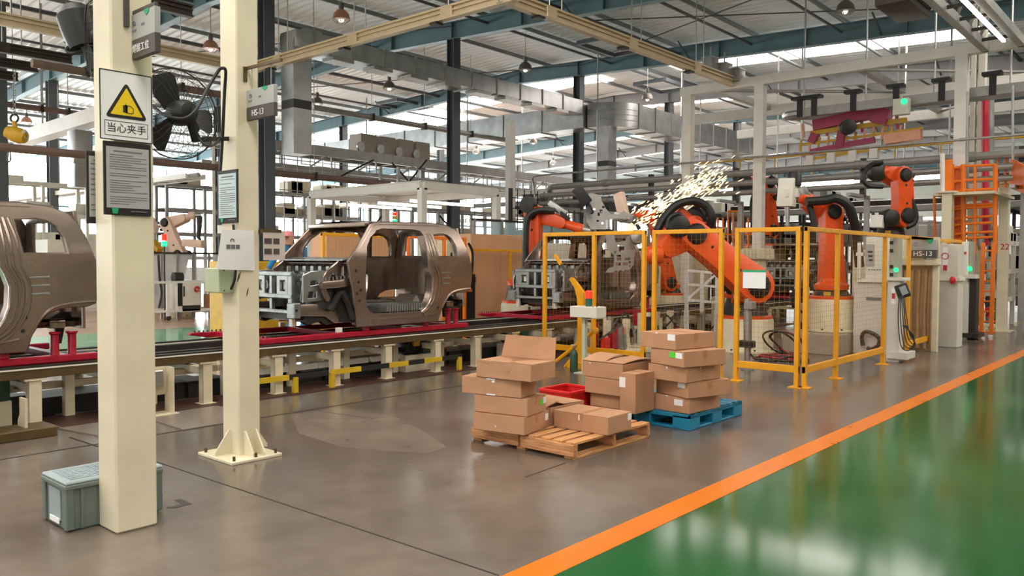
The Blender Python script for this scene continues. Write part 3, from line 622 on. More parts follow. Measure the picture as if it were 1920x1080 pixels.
# tall stack
zb = 0.157
ST = [((1218, 765), (1292, 777), (1343, 762)), ((1221, 733), (1290, 748), (1343, 731)), ((1217, 709), (1287, 719), (1341, 704)), ((1215, 679), (1282, 690), (1340, 674)), ((1208, 650), (1267, 657), (1341, 649))]
NM = ['bottom carton of the tall five-carton stack on the blue pallet', 'second carton from the bottom of the tall five-carton stack', 'middle carton of the tall five-carton stack, without any label', 'fourth carton up the tall stack, with the bright green label', 'top carton of the tall five-carton stack on the blue pallet']
LB = [[('u', .0, .1, 0, 0, WHITE)], [], [], [], []]
for k, (a, b, c) in enumerate(ST):
    F, u, v = corners(a, b, c, zb + k * hb)
    u = u.normalized() * 0.47; v = v.normalized() * (0.565 if k < 4 else 0.6)
    lab = {0: [('v', u.length * .26, .1, .1, .06, WHITE), ('v', u.length * .55, .15, .025, .008, WHITE)], 1: [('v', u.length * .2, .12, .1, .05, WHITE)], 2: [('v', u.length * .5, .13, .012, .025, WHITE), ('u', v.length * .4, .13, .012, .012, WHITE)],
           3: [('v', u.length * .33, .11, .09, .055, GREENL), ('v', u.length * .14, .11, .09, .055, WHITE)], 4: [('v', u.length * .12, .12, .095, .06, WHITE), ('v', u.length * .53, .15, .03, .01, WHITE)]}[k]
    carton(NM[k], F, u, v, hc, G2, lab, 'v')
carton('carton standing on end against the tall five-carton stack', (6.67, 4.245, zb), V((0, .18, 0)), V((.345, 0, 0)), 0.385, G2, [('v', .15, .30, .07, .1, WHITE)], 'v')
def sag(t, P, lu, lv, h, U, W_):
    obj('torn_flap', MB().quad(P(0, .0, h * .4), P(.02, .0, h * .15), P(-.05, -.03, h * .02), P(-.07, -.03, h * .3), 0.005), CARD, t)
    obj('lid_sheet', MB().quad(P(0, 0, h), P(lu, 0, h), P(lu, lv, h), P(0, lv, h), 0.006), CARD, t)
carton('sagging carton under the loose-flapped one at the back left of the blue pallet', (6.74, 4.46, zb + .14), V((0, .44, 0)), V((.5, 0, 0)), 0.155, G2, (), None, sag)
carton('lowest carton at the back left of the blue pallet, half in shade', (6.78, 4.46, zb), V((0, .4, 0)), V((.5, 0, 0)), 0.14, G2, (), 'v')
def curl(t, P, lu, lv, h, U, W_):
    n = 8
    def sheet(a0, a1, rise, b0, b1):
        m = MB(); top = []
        for i in range(n + 1):
            s = i / n; z = h + .004 + rise * math.sin(PI * s * .9)
            top += [P(a0, b0 + (b1 - b0) * s, z), P(a1, b0 + (b1 - b0) * s, z + .01 * s)]
        m.add(top + [p + Z_ * .005 for p in top], [(2 * i, 2 * i + 1, 2 * i + 3, 2 * i + 2) for i in range(n)] + [(2 * i + k, 2 * i + k2, 2 * i + k3, 2 * i + k4) for i in range(n) for k, k2, k3, k4 in ((2 * n + 2, 2 * n + 4, 2 * n + 5, 2 * n + 3),)] + [(2 * i, 2 * i + 2, 2 * i + 2 * n + 4, 2 * i + 2 * n + 2) for i in range(n)] + [(2 * i + 1, 2 * i + 2 * n + 3, 2 * i + 2 * n + 5, 2 * i + 3) for i in range(n)])
        return m
    obj('curled_flap', sheet(lu * .45, lu * 1.0, .05, 0, lv * .9), CARD, t); obj('curled_flap', sheet(0, lu * .52, .02, 0, lv), CARD, t)
carton('carton with curled open flaps, uppermost behind the upright carton', (6.76, 4.45, zb + .302), V((0, .5, 0)), V((.55, 0, 0)), 0.155, G2, [('v', .4, .14, .02, .01, WHITE)], None, curl)
carton('small carton at the far right end of the blue pallet', (7.78, 4.06, zb), V((0, .36, 0)), V((.33, 0, 0)), 0.2, G2, (), 'v')
# ---- red bin between the pallets
t = thing('parts_bin', 'red plastic bin between the wooden and the blue pallet', 'bin', (6.75, 5.13, 0))
o = V((6.53, 4.93, 0)); bw, bd, bh = .45, .4, 0.3
m = MB(); w = .012
def fr(a, b, z, k=1.0): return o + X_ * (bw / 2 + (a - bw / 2) * k) + Y_ * (bd / 2 + (b - bd / 2) * k) + Z_ * z
for (a, b), (c, d) in (((0, 0), (bw, 0)), ((bw, 0), (bw, bd)), ((bw, bd), (0, bd)), ((0, bd), (0, 0))):
    m.quad(fr(a, b, 0, .86), fr(c, d, 0, .86), fr(c, d, bh), fr(a, b, bh), .01)
m.quad(fr(0, 0, 0, .86), fr(bw, 0, 0, .86), fr(bw, bd, 0, .86), fr(0, bd, 0, .86), .01)
obj('body', m, RED, t)
r = MB()
for (a, b), (c, d) in (((0, 0), (bw, 0)), ((bw, 0), (bw, bd)), ((bw, bd), (0, bd)), ((0, bd), (0, 0))): r.bar(fr(a, b, bh), fr(c, d, bh), .03, .03)
obj('rim', r, RED, t, bevel=.004)
# ================================================================ skid conveyor
PANM = mat('oily_floor_pan', '4a3026', .5, .2, var=.15, scale=3)
t = thing('skid_conveyor', 'long low skid conveyor on cream legs carrying the truck bodies', 'conveyor', (10, 9.3, 0))
CX0, CX1 = -1.0, 27.0
for y in (8.62, 9.95):
    obj('rail_beam', MB().bb((CX0, y - .05, 0.49), (CX1, y + .05, 0.585)), RAILD, t, bevel=0.004)
    obj('running_rail', MB().bb((CX0, y - .035, 0.585), (CX1, y + .035, 0.61)), DARK, t); obj('rail_lip', MB().bb((CX0, y - .06, 0.578), (CX1, y - .05, 0.592)), OFFWHITE, t)
obj('chain_guide', MB().bb((CX0, 8.9, 0.53), (CX1, 8.96, 0.6)), DARK, t); obj('chain_guide', MB().bb((CX0, 9.6, 0.53), (CX1, 9.66, 0.6)), DARK, t)
legx = [0.2, 1.1, 1.95, 2.83, 3.7, 4.6, 5.52, 6.38, 7.25, 8.18, 9.02, 9.9, 10.8, 11.7, 12.6, 13.5, 14.4, 15.3, 16.2, 17.1, 18, 19.8, 21.6, 23.4, 25.2]
for x in legx:
    for y in (8.65, 9.93):
        L = MB(); L.bb((x - .055, y - .05, 0), (x - .045, y + .05, .47)); L.bb((x + .045, y - .05, 0), (x + .055, y + .05, .47)); L.bb((x - .05, y - .005, 0), (x + .05, y + .005, .47)); L.bb((x - .055, y - .052, 0), (x + .055, y - .042, .46))
        lg = obj('leg', L, CREAM2, t)
        obj('cap_plate', MB().bb((x - .1, y - .07, .465), (x + .1, y + .07, .487)), CREAM2, lg); obj('foot_plate', MB().bb((x - .09, y - .08, 0), (x + .09, y + .08, .015)), CREAM2, lg)
        if y < 9: obj('adjuster', MB().lathe((x - .03, y - .05, .487), [(.02, 0), (.02, .025), (.012, .03), (.012, .05)], 8), OFFWHITE, lg)
    obj('cross_member', MB().bb((x - .04, 8.7, 0.34), (x + .04, 9.9, 0.42)), CREAM2, t)
for x in [q + .45 for q in legx[:14]]:
    L = MB(); L.bb((x - .05, 8.98, 0), (x + .05, 9.06, .46)); obj('inner_leg', L, CREAM2, t, bevel=.006)
for x0 in range(0, 22, 2):
    obj('long_tie', MB().bb((x0 - 1, 9.07, .30), (x0 + .98, 9.13, .37)), CREAM2, t); obj('cable_tray', MB().bb((x0 - 1, 9.2, .0), (x0 + .94, 9.75, .14 + .05 * (x0 % 3))), BLACK, t, bevel=.006); obj('chain_cover', MB().bb((x0 - 1, 8.98, .44), (x0 + .9, 9.55, .50)), DARK, t)
    obj('drip_pan', MB().bb((x0 - 1, 8.42, .0), (x0 + .98, 9.05, .012)), PANM, t)
for x in (2.3, 5.95, 6.8, 7.7, 11.2): obj('side_tie', MB().bb((x - .42, 9.0, .2), (x + .42, 9.06, .27)), OFFWHITE, t)
# drives under the conveyor
for i, (x, lab) in enumerate(((2.35, 'black conveyor drive motor under the left truck body'), (8.0, 'black conveyor drive motor under the rear of the middle truck body'), (10.25, 'black conveyor drive motor under the conveyor right of the cartons'))):
    d = thing('drive_motor', lab, 'motor', (x, 9.0, 0.2), 'conveyor drive motors')
    obj('motor_body', MB().lathe((x - .18, 9.0, .36), [(.03, 0), (.1, .01), (.11, .05), (.11, .3), (.09, .34), (.05, .36)], 14, X_), BLACK, d)
    f = MB()
    for k in range(9): f.lathe((x - .13 + .03 * k, 9.0, .36), [(.118, 0), (.118, .008)], 14, X_)
    obj('cooling_fin', f, DARK, d, kind='stuff')
    obj('terminal_box', MB().bb((x - .05, 8.86, .38), (x + .07, 8.92, .46)), STRIPEY, d, bevel=.006); obj('gearbox', MB().bb((x + .17, 8.9, .25), (x + .36, 9.12, .47)), GREENB, d, bevel=.02)
    obj('base', MB().bb((x - .2, 8.88, 0), (x + .36, 9.14, .25)), CREAM2, d)
# floor-level boxes, mats and guards along the conveyor
def simple(name, label, cat, pieces, group=None):
    """pieces: (part name, MB, material, bevel)"""
    allv = [p for q in pieces for p in q[1].v]; lo = V((min(p.x for p in allv), min(p.y for p in allv), min(p.z for p in allv))); hi = V((max(p.x for p in allv), max(p.y for p in allv), 0))
    t = thing(name, label, cat, ((lo.x + hi.x) / 2, (lo.y + hi.y) / 2, lo.z), group)
    for q in pieces: obj(q[0], q[1], q[2], t, bevel=q[3] if len(q) > 3 else 0)
    return t
segs = []
for k, (a, b, m) in enumerate(((5.0, 5.62, STRIPEY), (5.62, 6.2, BLACK), (6.25, 6.72, STRIPEY), (6.72, 7.2, BLACK), (7.2, 7.55, STRIPEY), (7.55, 7.85, BLACK), (7.85, 8.2, STRIPEY), (8.2, 8.62, BLACK))):
    segs.append(('stripe', MB().bb((a, 8.53, .17), (b, 8.56, .235)), m))
for x in (5.7, 6.25, 8.55): segs.append(('post', MB().bb((x - .03, 8.5, 0), (x + .03, 8.56, .2)), STRIPEY))
simple('guard_rail', 'low yellow and black striped guard bar along the conveyor legs', 'guard rail', segs)
for i, (x, w, h, lab) in enumerate(((6.0, .42, .16, 'low dark box under the conveyor below the truck nose'), (6.85, .5, .2, 'low dark box under the conveyor below the cab door'), (4.9, .5, .18, 'dark box on the floor under the conveyor between the columns'), (2.0, .7, .3, 'large dark box under the conveyor at the left edge'))):
    simple('equipment_box', lab, 'box', [('housing', MB().bb((x - w / 2, 9.15, 0), (x + w / 2, 9.5, h)), DARK, .01), ('lid', MB().bb((x - w / 2 - .01, 9.14, h), (x + w / 2 + .01, 9.51, h + .02)), BLACK, .004)])
t = thing('docking_stand', 'cream welded docking stand in front of the conveyor between the two cream columns', 'stand', (3.98, 8.35, 0))
for x in (3.83, 4.06): obj('side_plate', MB().prism([(-.09, 0), (.09, 0), (.09, .18), (.05, .26), (.05, .5), (-.09, .5)], (x, 8.4, 0), Y_, Z_, .02), CREAM2, t)
obj('back_plate', MB().bb((3.83, 8.47, .2), (4.06, 8.49, .5)), CREAM2, t); obj('base', MB().bb((3.78, 8.28, 0), (4.11, 8.52, .015)), CREAM2, t); obj('clamp', MB().bb((3.88, 8.4, .3), (4.0, 8.47, .47)), STEEL, t, bevel=.01)
t = thing('docking_stand', 'cream and brown docking stand at the far left edge under the conveyor', 'stand', (2.5, 8.25, 0))
for x in (2.38, 2.62): obj('side_plate', MB().prism([(-.1, 0), (.1, 0), (.1, .14), (.05, .2), (.05, .36), (-.1, .36)], (x, 8.3, 0), Y_, Z_, .02), CREAM2, t)
obj('base', MB().bb((2.3, 8.1, 0), (2.85, 8.45, .09)), RAILD, t, bevel=.006); obj('step', MB().bb((2.05, 8.05, .0), (2.3, 8.5, .18)), RAILD, t, bevel=.01)
simple('red_bucket', 'small red and white guard under the conveyor left of the docking stand', 'bucket', [('body', MB().lathe((3.72, 8.75, 0), [(.09, 0), (.11, .22), (.105, .22), (.085, .01)], 14), RED), ('stripe', MB().lathe((3.72, 8.75, .06), [(.104, 0), (.108, .06)], 14), WHITE)])
def fplate(name, pts, m, label):
    P = [az(*p) for p in pts]; lo = [V((p.x, p.y, 0.001)) for p in P]; hi = [V((p.x, p.y, .009)) for p in P]; n = len(P)
    return prop(obj(name, MB().add(lo + hi, [tuple(range(n - 1, -1, -1)), tuple(range(n, 2 * n))] + [(i, (i + 1) % n, (i + 1) % n + n, i + n) for i in range(n)]), m), label, 'floor plate')
PLATE = mat('floor_plate_steel', '94877c', 0.32, 0.35, var=0.1, scale=3)
fplate('floor_plate', [(279, 787), (344, 807), (424, 794), (424, 765), (380, 757), (300, 772)], PLATE, 'steel floor plate with a dark edge between the two cream columns')
fplate('floor_plate', [(84, 800), (184, 818), (184, 775), (110, 772)], PLATE, 'steel floor plate left of the front cream column under the conveyor')
# ================================================================ truck bodies
def truck(label):
    t = thing('truck_body', label, 'truck body', (6.0, 9.4, 0.75), 'bare truck bodies on the line')
    YC, HW = 9.4, 0.79
    def inset(z): return 0.13 * max(0, (z - 1.68) / .48) ** 1.4 + 0.05 * max(0, (1.15 - z) / .4) ** 2
    side = [(.75, .75), (2.22, .75), (2.25, .89), (2.31, 1.02), (2.39, 1.11), (2.5, 1.155), (2.62, 1.17), (2.76, 1.17), (2.84, 1.2), (2.87, 1.32), (2.88, 1.46), (2.85, 1.62), (2.78, 1.82), (2.71, 1.99), (2.63, 2.09), (2.48, 2.15), (2.21, 2.18), (1.79, 2.175), (1.39, 2.17), (1.12, 2.15), (1.02, 2.12), (.91, 2.0), (.75, 1.83), (.60, 1.67), (.56, 1.62), (.60, 1.39), (.63, 1.29), (.66, 1.1), (.72, .87)]
    door = [(1.06, 2.01), (1.1, 2.05), (1.2, 2.075), (1.79, 2.08), (1.90, 2.065), (1.96, 2.0), (1.98, 1.8), (2.0, 1.58), (2.04, 1.5), (2.08, 1.38), (2.07, 1.19), (2.03, 1.07), (1.97, .97), (1.87, .9), (1.5, .9), (1.0, .91), (.91, .95), (.85, 1.03), (.84, 1.39), (.85, 1.6), (.88, 1.82), (.97, 1.95)]
    qw = [(2.14, 2.02), (2.33, 2.04), (2.43, 2.02), (2.51, 1.97), (2.57, 1.86), (2.6, 1.69), (2.19, 1.69), (2.15, 1.93)]
    for s in (-1, 1):
        def fn(u, v, w): return V((6 + u, YC + s * (HW - inset(v) + w), v))
        fn.cuts = [(1, z) for z in (.85, .95, 1.05, 1.2, 1.4, 1.55, 1.7, 1.78, 1.86, 1.94, 2.02, 2.1)]
        sp = obj('side_panel', MB().plate(side, [door, qw], 0.02, fn, 0.012), BODY, t, smooth=24)
        for ring, nm, dp in ((door, 'door_frame', .12), (qw, 'window_frame', .06)):
            m = MB(); n = len(ring); vs = []
            for d in (0.0, dp):
                for (u, v) in ring:
                    cu = sum(p[0] for p in ring) / n; cv = sum(p[1] for p in ring) / n; k = 1 - .18 * d
                    vs.append(V((6 + cu + (u - cu) * k, YC + s * (HW - inset(v) - d), cv + (v - cv) * k)))
            for d in (dp, 0.0):
                for (u, v) in ring:
                    cu = sum(p[0] for p in ring) / n; cv = sum(p[1] for p in ring) / n; k = 1.035 - .18 * d
                    vs.append(V((6 + cu + (u - cu) * k, YC + s * (HW - inset(v) - d), cv + (v - cv) * k)))
            for a in range(3):
                for i in range(n): m.f.append((a * n + i, a * n + (i + 1) % n, (a + 1) * n + (i + 1) % n, (a + 1) * n + i))
            m.v = vs; obj(nm, m, BODY, t)
        # pressed ribs of the pillar behind the door
        r = MB()
        for off, rr in ((.03, .016), (.085, .02), (.145, .016)):
            pts = [(1.985 + off * .7, 2.03), (2.0 + off, 1.8), (2.02 + off, 1.58), (2.06 + off, 1.5), (2.10 + off, 1.38), (2.09 + off, 1.19), (2.05 + off * .9, 1.05), (1.98 + off * .8, .96 - off * .2), (1.88 + off * .4, .9 - off * .5)]
            r.tube(bez([(6 + u, YC + s * (HW - inset(v) + .016), v) for u, v in pts], 5), rr, 6)
        r.tube(bez([(6 + u, YC + s * (HW - inset(v) + .016), v) for u, v in [(.9, .845), (1.3, .84), (1.9, .84), (2.15, .87)]], 4), .018, 6)
        r.tube(bez([(6 + u, YC + s * (HW - inset(v) + .016), v) for u, v in [(2.26, .93), (2.34, 1.07), (2.44, 1.16), (2.6, 1.2), (2.84, 1.215)]], 5), .018, 6)
        r.tube(bez([(6 + u, YC + s * (HW - inset(v) + .01), v) for u, v in [(.62, 1.66), (.78, 1.82), (.95, 2.0), (1.06, 2.1), (1.2, 2.125), (1.7, 2.135), (2.3, 2.14)]], 5), .014, 6)
        obj('pressed_rib', r, BODY, t, kind='stuff')
        for k in range(3): obj('vent_slot', MB().bar((8.24, YC + s * (HW + .012), 1.3 + .08 * k), (8.42, YC + s * (HW + .012), 1.305 + .08 * k), .03, .02), BODYB, t, bevel=.004)
        hl = MB()
        for u, v in ((.68, 1.5), (.72, 1.35), (.76, 1.24), (.70, 1.2), (.74, 1.1), (2.2, 1.08), (2.18, .95)): hl.cyl((6 + u, YC + s * (HW - inset(v) + .02), v), (6 + u, YC + s * (HW - inset(v) + .026), v), .02, n=8)
        obj('panel_hole', hl, BLACK, t, kind='stuff')
        # front end: rails, apron, inner wing
        ya = YC + s * .60
        obj('upper_rail', MB().prism([(.2, 1.36), (.45, 1.375), (.66, 1.41), (.70, 1.30), (.45, 1.275), (.2, 1.27)], (6, YC + s * .70, 0), X_, Z_, .09), BODY, t, bevel=.014)
        obj('lower_rail', MB().prism([(-.05, 1.07), (.35, 1.07), (.55, 1.0), (.74, .93), (.76, .80), (.5, .80), (.35, .90), (-.05, .92)], (6, YC + s * .53, 0), X_, Z_, .12), BODY, t, bevel=.014)
        obj('crash_box', MB().bb((5.86, YC + s * .53 - .08, .89), (5.97, YC + s * .53 + .08, 1.09)), BODYB, t, bevel=.012); obj('bolt_hole', MB().cyl((5.9, YC + s * .612, 1.0), (5.9, YC + s * .618, 1.0), .018, n=8), BLACK, t)
        def fa(u, v, w): return V((6 + u, ya + s * (w + .05 * u), v))
        obj('apron', MB().plate([(.0, 1.10), (.34, 1.12), (.36, 1.30), (.42, 1.46), (.30, 1.50), (.12, 1.49), (.0, 1.44)], [[(.06, 1.14), (.2, 1.15), (.2, 1.24), (.06, 1.24)], [(.1, 1.30), (.24, 1.32), (.2, 1.38), (.1, 1.38)]], .015, fa, .006), BODYB, t)
        def fb(u, v, w): return V((6 + u, ya + s * (.04 + w), v))
        obj('inner_wing', MB().plate([(.28, 1.28), (.66, 1.30), (.66, 1.60), (.52, 1.62), (.34, 1.50), (.28, 1.42)], [[(.36, 1.36), (.5, 1.37), (.47, 1.48), (.38, 1.47)], [(.55, 1.42), (.6, 1.42), (.6, 1.56), (.56, 1.56)]], .02, fb, .01), BODY, t)
        obj('strut_tower', MB().lathe((6.38, YC + s * .45, 1.0), [(.2, 0), (.19, .25), (.16, .42), (.1, .46), (.03, .47)], 16), DARK, t)
        obj('splash_panel', MB().quad((6.36, ya - s * .10, .84), (6.76, ya + s * .06, .80), (6.70, ya + s * .06, 1.29), (6.36, ya - s * .10, 1.29), .014), DARK, t)
        obj('wheel_liner', MB().tube(bez([(6.4, ya + s * .04, .98), (6.52, ya + s * .08, 1.2), (6.62, ya + s * .1, 1.1), (6.7, ya + s * .12, .86)], 4), [.05] * 13, 8), DARK, t)
        obj('brace', MB().prism([(.20, 1.30), (.27, 1.31), (.36, 1.14), (.33, 1.09), (.28, 1.11)], (6, ya + s * .08, 0), X_, Z_, .05), BODY, t, bevel=.01)
        obj('tow_bracket', MB().prism([(.05, .92), (.42, .92), (.5, .80), (.4, .78), (.3, .84), (.12, .80), (.05, .84)], (6, YC + s * .5, 0), X_, Z_, .1), DARK, t)
        w = MB(); rb = random.Random(11)
        for k in range(14):
            p = V((5.98 + .42 * rb.random(), ya - s * (.02 + .2 * rb.random()), 1.12 + .34 * rb.random())); w.box(p, (.03 + .06 * rb.random(), .03 + .05 * rb.random(), .02 + .05 * rb.random()))
        for k in range(4): w.tube(bez([(5.99 + .09 * k, ya - s * .03, 1.12), (6.0 + .1 * k, ya - s * .01, 1.28), (6.05 + .1 * k, ya - s * .04, 1.47)], 4), .012, 6)
        obj('bracket', w, BODYB, t, kind='stuff')
        sd = MB()
        for k in range(7): sd.cyl((6.22 + .06 * k, YC + s * .70, 1.37 + .004 * k), (6.22 + .06 * k, YC + s * .70, 1.41 + .004 * k), .009, n=6)
        obj('stud', sd, STEEL, t, kind='stuff')
    # roof with pressed channels
    m = MB(); nx, ny = 10, 12
    for i in range(nx + 1):
        x = 6.98 + 1.66 * i / nx
        for j in range(ny + 1):
            f = j / ny * 2 - 1; y = YC + f * (HW - .13); crown = .035 * (1 - f * f) - .02 * max(0, abs(i / nx * 2 - 1) - .7) * 3; rib = .012 if 0 < i < nx and j % 3 == 1 else 0
            m.v.append(V((x, y, 2.165 + crown - rib)))
    for i in range(nx):
        for j in range(ny): a = i * (ny + 1) + j; m.f.append((a, a + 1, a + ny + 2, a + ny + 1))
    top = len(m.v); m.v += [p - Z_ * .025 for p in m.v]; m.f += [tuple(q + top for q in f) for f in m.f[:]]
    obj('roof', m, BODY, t, smooth=60)
    obj('roof_header', MB().bar((7.0, YC - HW + .14, 2.13), (7.0, YC + HW - .14, 2.13), .09, .06), BODY, t, bevel=.015); obj('roof_bow', MB().bar((7.9, YC - HW + .14, 2.14), (7.9, YC + HW - .14, 2.14), .12, .03), BODY, t)
    # cowl and firewall
    obj('cowl', MB().prism([(.55, 1.6), (.78, 1.66), (.8, 1.6), (.62, 1.54)], (6, YC, 0), X_, Z_, 2 * HW - .06), BODY, t, bevel=.01)
    c = MB()
    for k in range(7): c.box((6.58, YC - .55 + .18 * k, 1.52), (.06, .07, .07))
    obj('cowl_bracket', c, BODYB, t, kind='stuff')
    def ff(u, v, w): return V((6.7 + w, YC + u, v))
    obj('firewall', MB().plate([(-.72, .85), (.72, .85), (.74, 1.6), (-.74, 1.6)], [[(-.5, 1.15), (-.35, 1.15), (-.35, 1.3), (-.5, 1.3)], [(.1, 1.2), (.25, 1.2), (.25, 1.32), (.1, 1.32)]], .015, ff, .004), BODYB, t)
    obj('dash_beam', MB().tube([(6.95, YC - .74, 1.48), (6.95, YC + .74, 1.48)], .03, 8), DARK, t)
    def fr_(u, v, w): return V((8.74 + w - .06 * max(0, v - 1.6), YC + u, v))
    fr_.cuts = [(1, 1.6)]
    obj('rear_wall', MB().plate([(-.77, .95), (.77, .95), (.76, 1.65), (.66, 2.12), (-.66, 2.12), (-.76, 1.65)], [[(-.56, 1.7), (.56, 1.7), (.5, 2.03), (-.5, 2.03)]], .02, fr_, .008), BODY, t)
    rw = MB()
    for k in range(4): rw.bb((8.69, YC - .6 + .32 * k, 1.05), (8.73, YC - .45 + .32 * k, 1.6))
    obj('rear_wall_rib', rw, BODY, t, kind='stuff')
    # floor pan
    f = MB(); prof = [(-.74, .93), (-.55, .86), (-.3, .86), (-.2, 1.0), (.2, 1.0), (.3, .86), (.55, .86), (.74, .93)]
    vs = [V((x, YC + y, z + (.12 if x > 8.2 else 0))) for x in (6.72, 8.2, 8.3, 8.74) for y, z in prof]; n = len(prof)
    f.v = vs + [p - Z_ * .03 for p in vs]
    for i in range(3):
        for j in range(n - 1): a = i * n + j; f.f += [(a, a + 1, a + n + 1, a + n), (a + 4 * n, a + n + 4 * n, a + n + 1 + 4 * n, a + 1 + 4 * n)]
    obj('floor_pan', f, BODY, t, smooth=20)
    sr = MB()
    for k in range(18): sr.bar((7.35 + .045 * k, YC - .7, 1.02), (7.35 + .045 * k, YC - .7, .9), .022, .02)
    sr.bb((7.3, YC - .69, .88), (8.2, YC - .2, 1.02)); sr.bb((7.3, YC + .2, .88), (8.2, YC + .69, 1.02))
    obj('seat_riser', sr, BODYB, t, kind='stuff')
    # radiator frame
    for s in (-1, 1):
        obj('radiator_post', MB().bar((5.95, YC + s * .43, .95), (5.95, YC + s * .43, 1.47), .08, .07), BODYB, t, bevel=.01)
        obj('lamp_panel', MB().plate([(-.12, 1.19), (.12, 1.19), (.12, 1.43), (-.12, 1.43)], [[(-.07, 1.23), (.06, 1.23), (.06, 1.38), (-.07, 1.38)]], .025, lambda u, v, w: V((5.93 + w, YC + s * .27 + u, v)), .006), BODYB, t)
        obj('lamp_bracket', MB().bb((5.96, YC + s * .27 - .05, 1.25), (6.02, YC + s * .27 + .05, 1.36)), OFFWHITE, t, bevel=.01)
        obj('foot_bracket', MB().bb((5.93, YC + s * .43 - .04, .78), (5.98, YC + s * .43 + .04, .96)), OFFWHITE, t, bevel=.006)
    for z, h in ((1.46, .06), (1.17, .06), (.97, .05)): obj('radiator_bar', MB().bar((5.94, YC - .47, z), (5.94, YC + .47, z), .07, h), BODYB, t, bevel=.01)
    obj('latch_bracket', MB().bar((5.94, YC, .99), (5.94, YC, 1.44), .05, .05), BODYB, t); obj('dark_tray', MB().bb((6.0, YC - .42, .86), (6.6, YC + .42, .96)), DARK, t); obj('dark_core', MB().bb((6.3, YC - .35, .96), (6.66, YC + .35, 1.45)), DARK, t, bevel=.03)
    obj('crossmember', MB().bb((6.15, YC - .5, .82), (6.35, YC + .5, .9)), BODY, t, bevel=.015); obj('crossmember', MB().bb((8.45, YC - .7, .95), (8.6, YC + .7, 1.03)), BODY, t, bevel=.015)
    obj('cowl_panel', MB().prism([(.52, 1.632), (.79, 1.668), (.79, 1.678), (.52, 1.644)], (6, YC, 0), X_, Z_, 2 * HW - .1), BODYB, t)
    for s in (-1, 1):
        obj('rocker', MB().bb((6.75, YC + s * .69 - .06, .76), (8.2, YC + s * .69 + .06, .9)), BODY, t, bevel=.02)
        obj('rear_bracket', MB().prism([(2.35, .95), (2.62, 1.1), (2.85, 1.1), (2.85, .98), (2.66, .98), (2.62, .78), (2.58, .78), (2.56, .96)], (6, YC + s * .5, 0), X_, Z_, .04), DARK, t)
    return t
tk = truck('bare grey steel pickup cab in the middle of the line, seen side-on')
def skid(label):
    t = thing('skid', label, 'skid', (7.0, 9.4, .61), 'red skids under the truck bodies')
    for y in (8.72, 10.05):
        obj('runner', MB().bb((5.36, y - .04, .612), (8.9, y + .04, .685)), REDP, t, bevel=.01)
        obj('runner_nose', MB().prism([(5.1, .66), (5.36, .612), (5.36, .685), (5.14, .69)], (0, y, 0), X_, Z_, .08), REDP, t, bevel=.008)
        for x in (6.5, 6.95, 8.05): obj('support_post', MB().bb((x - .04, y - .03, .685), (x + .04, y + .03, .752)), REDP if x > 6.7 else OFFWHITE, t, bevel=.006)
        for x in (8.5, 8.66): obj('tall_post', MB().lathe((x, y, .685), [(.045, 0), (.04, .02), (.04, .2), (.055, .215), (.055, .23)], 10), REDP, t)
        b = MB()
        for k in range(8): b.cyl((5.2 + .06 * k, y, .685), (5.2 + .06 * k, y, .71), .01, n=6)
        obj('bolt_row', b, DARK, t, kind='stuff')
    for x in (5.5, 6.6, 7.7, 8.6): obj('cross_bar', MB().bb((x - .04, 8.72, .62), (x + .04, 10.05, .68)), REDP, t)
    return t
sk = skid('red skid under the middle truck body')
P_ = 5.45
for k, lt, ls in ((-1, 'bare pickup cab at the left picture edge, cut off by the front cream column', 'red skid under the left truck body, two short posts showing'), (1, 'bare pickup cab inside the yellow fence, behind the punched grey panel', 'red skid under the truck body inside the yellow fence'), (3, 'distant bare pickup front facing out behind the fence corner post', 'red skid under the distant truck front behind the fence corner post')):
    dup(tk, tk.location + X_ * (P_ * k), label=lt); dup(sk, sk.location + X_ * (P_ * k), label=ls)
# ================================================================ yellow safety fence
def fence(name, label, a, b, posts, z1=2.1, group='yellow safety fence panels', cell=0.07, foot=True, mesh=True, z0=0.19, col=None):
    a = V((a[0], a[1], 0)); b = V((b[0], b[1], 0)); d = (b - a); L = d.length; d.normalize(); m_ = col or YEL
    t = thing(name, label, 'fence', (a + b) / 2, group)
    for p in posts:
        c = a + d * p
        obj('post', MB().box(c + Z_ * (z1 / 2), (0.06, 0.06, z1)), m_, t, bevel=0.005)
        if foot: obj('foot_plate', MB().box(c + Z_ * 0.006, (0.17, 0.17, 0.012)), m_, t)
    obj('top_rail', MB().bar(a + Z_ * (z1 - .03), b + Z_ * (z1 - .03), 0.05, 0.06), m_, t, bevel=0.004); obj('bottom_rail', MB().bar(a + Z_ * (z0 + .045), b + Z_ * (z0 + .045), 0.05, 0.09), m_, t, bevel=0.004)
    if mesh:
        w = MB(); n = int(L / cell)
        for k in range(1, n): w.bar(a + d * (L * k / n) + Z_ * (z0 + .09), a + d * (L * k / n) + Z_ * (z1 - .06), 0.0022)
        k = z0 + .15
        while k < z1 - .08: w.bar(a + Z_ * k, b + Z_ * k, 0.0022); k += cell
        obj('wire_mesh', w, MESHM, t, kind='stuff')
    return t
MESHM = mat('mesh_wire', 'a8782c', 0.5, 0.3, var=0)
fence('safety_fence', 'front yellow fence panel at its left end, before the truck body', (10.4, 8.42), (10.4, 6.46), (0.03, 1.02, 1.93))
fence('safety_fence', 'front yellow fence panel straight behind the tall carton stack, before the big robot', (10.4, 6.34), (10.4, 5.21), (0.03, 1.10))
fence('safety_fence', 'front yellow fence panel with the white paper pocket, ending at the corner', (10.4, 5.03), (10.4, 4.12), (0.03, 0.88))
fence('safety_fence', 'yellow fence panel running away from the corner along the aisle', (10.4, 4.06), (13.72, 4.06), (0.03, 1.16, 3.28))
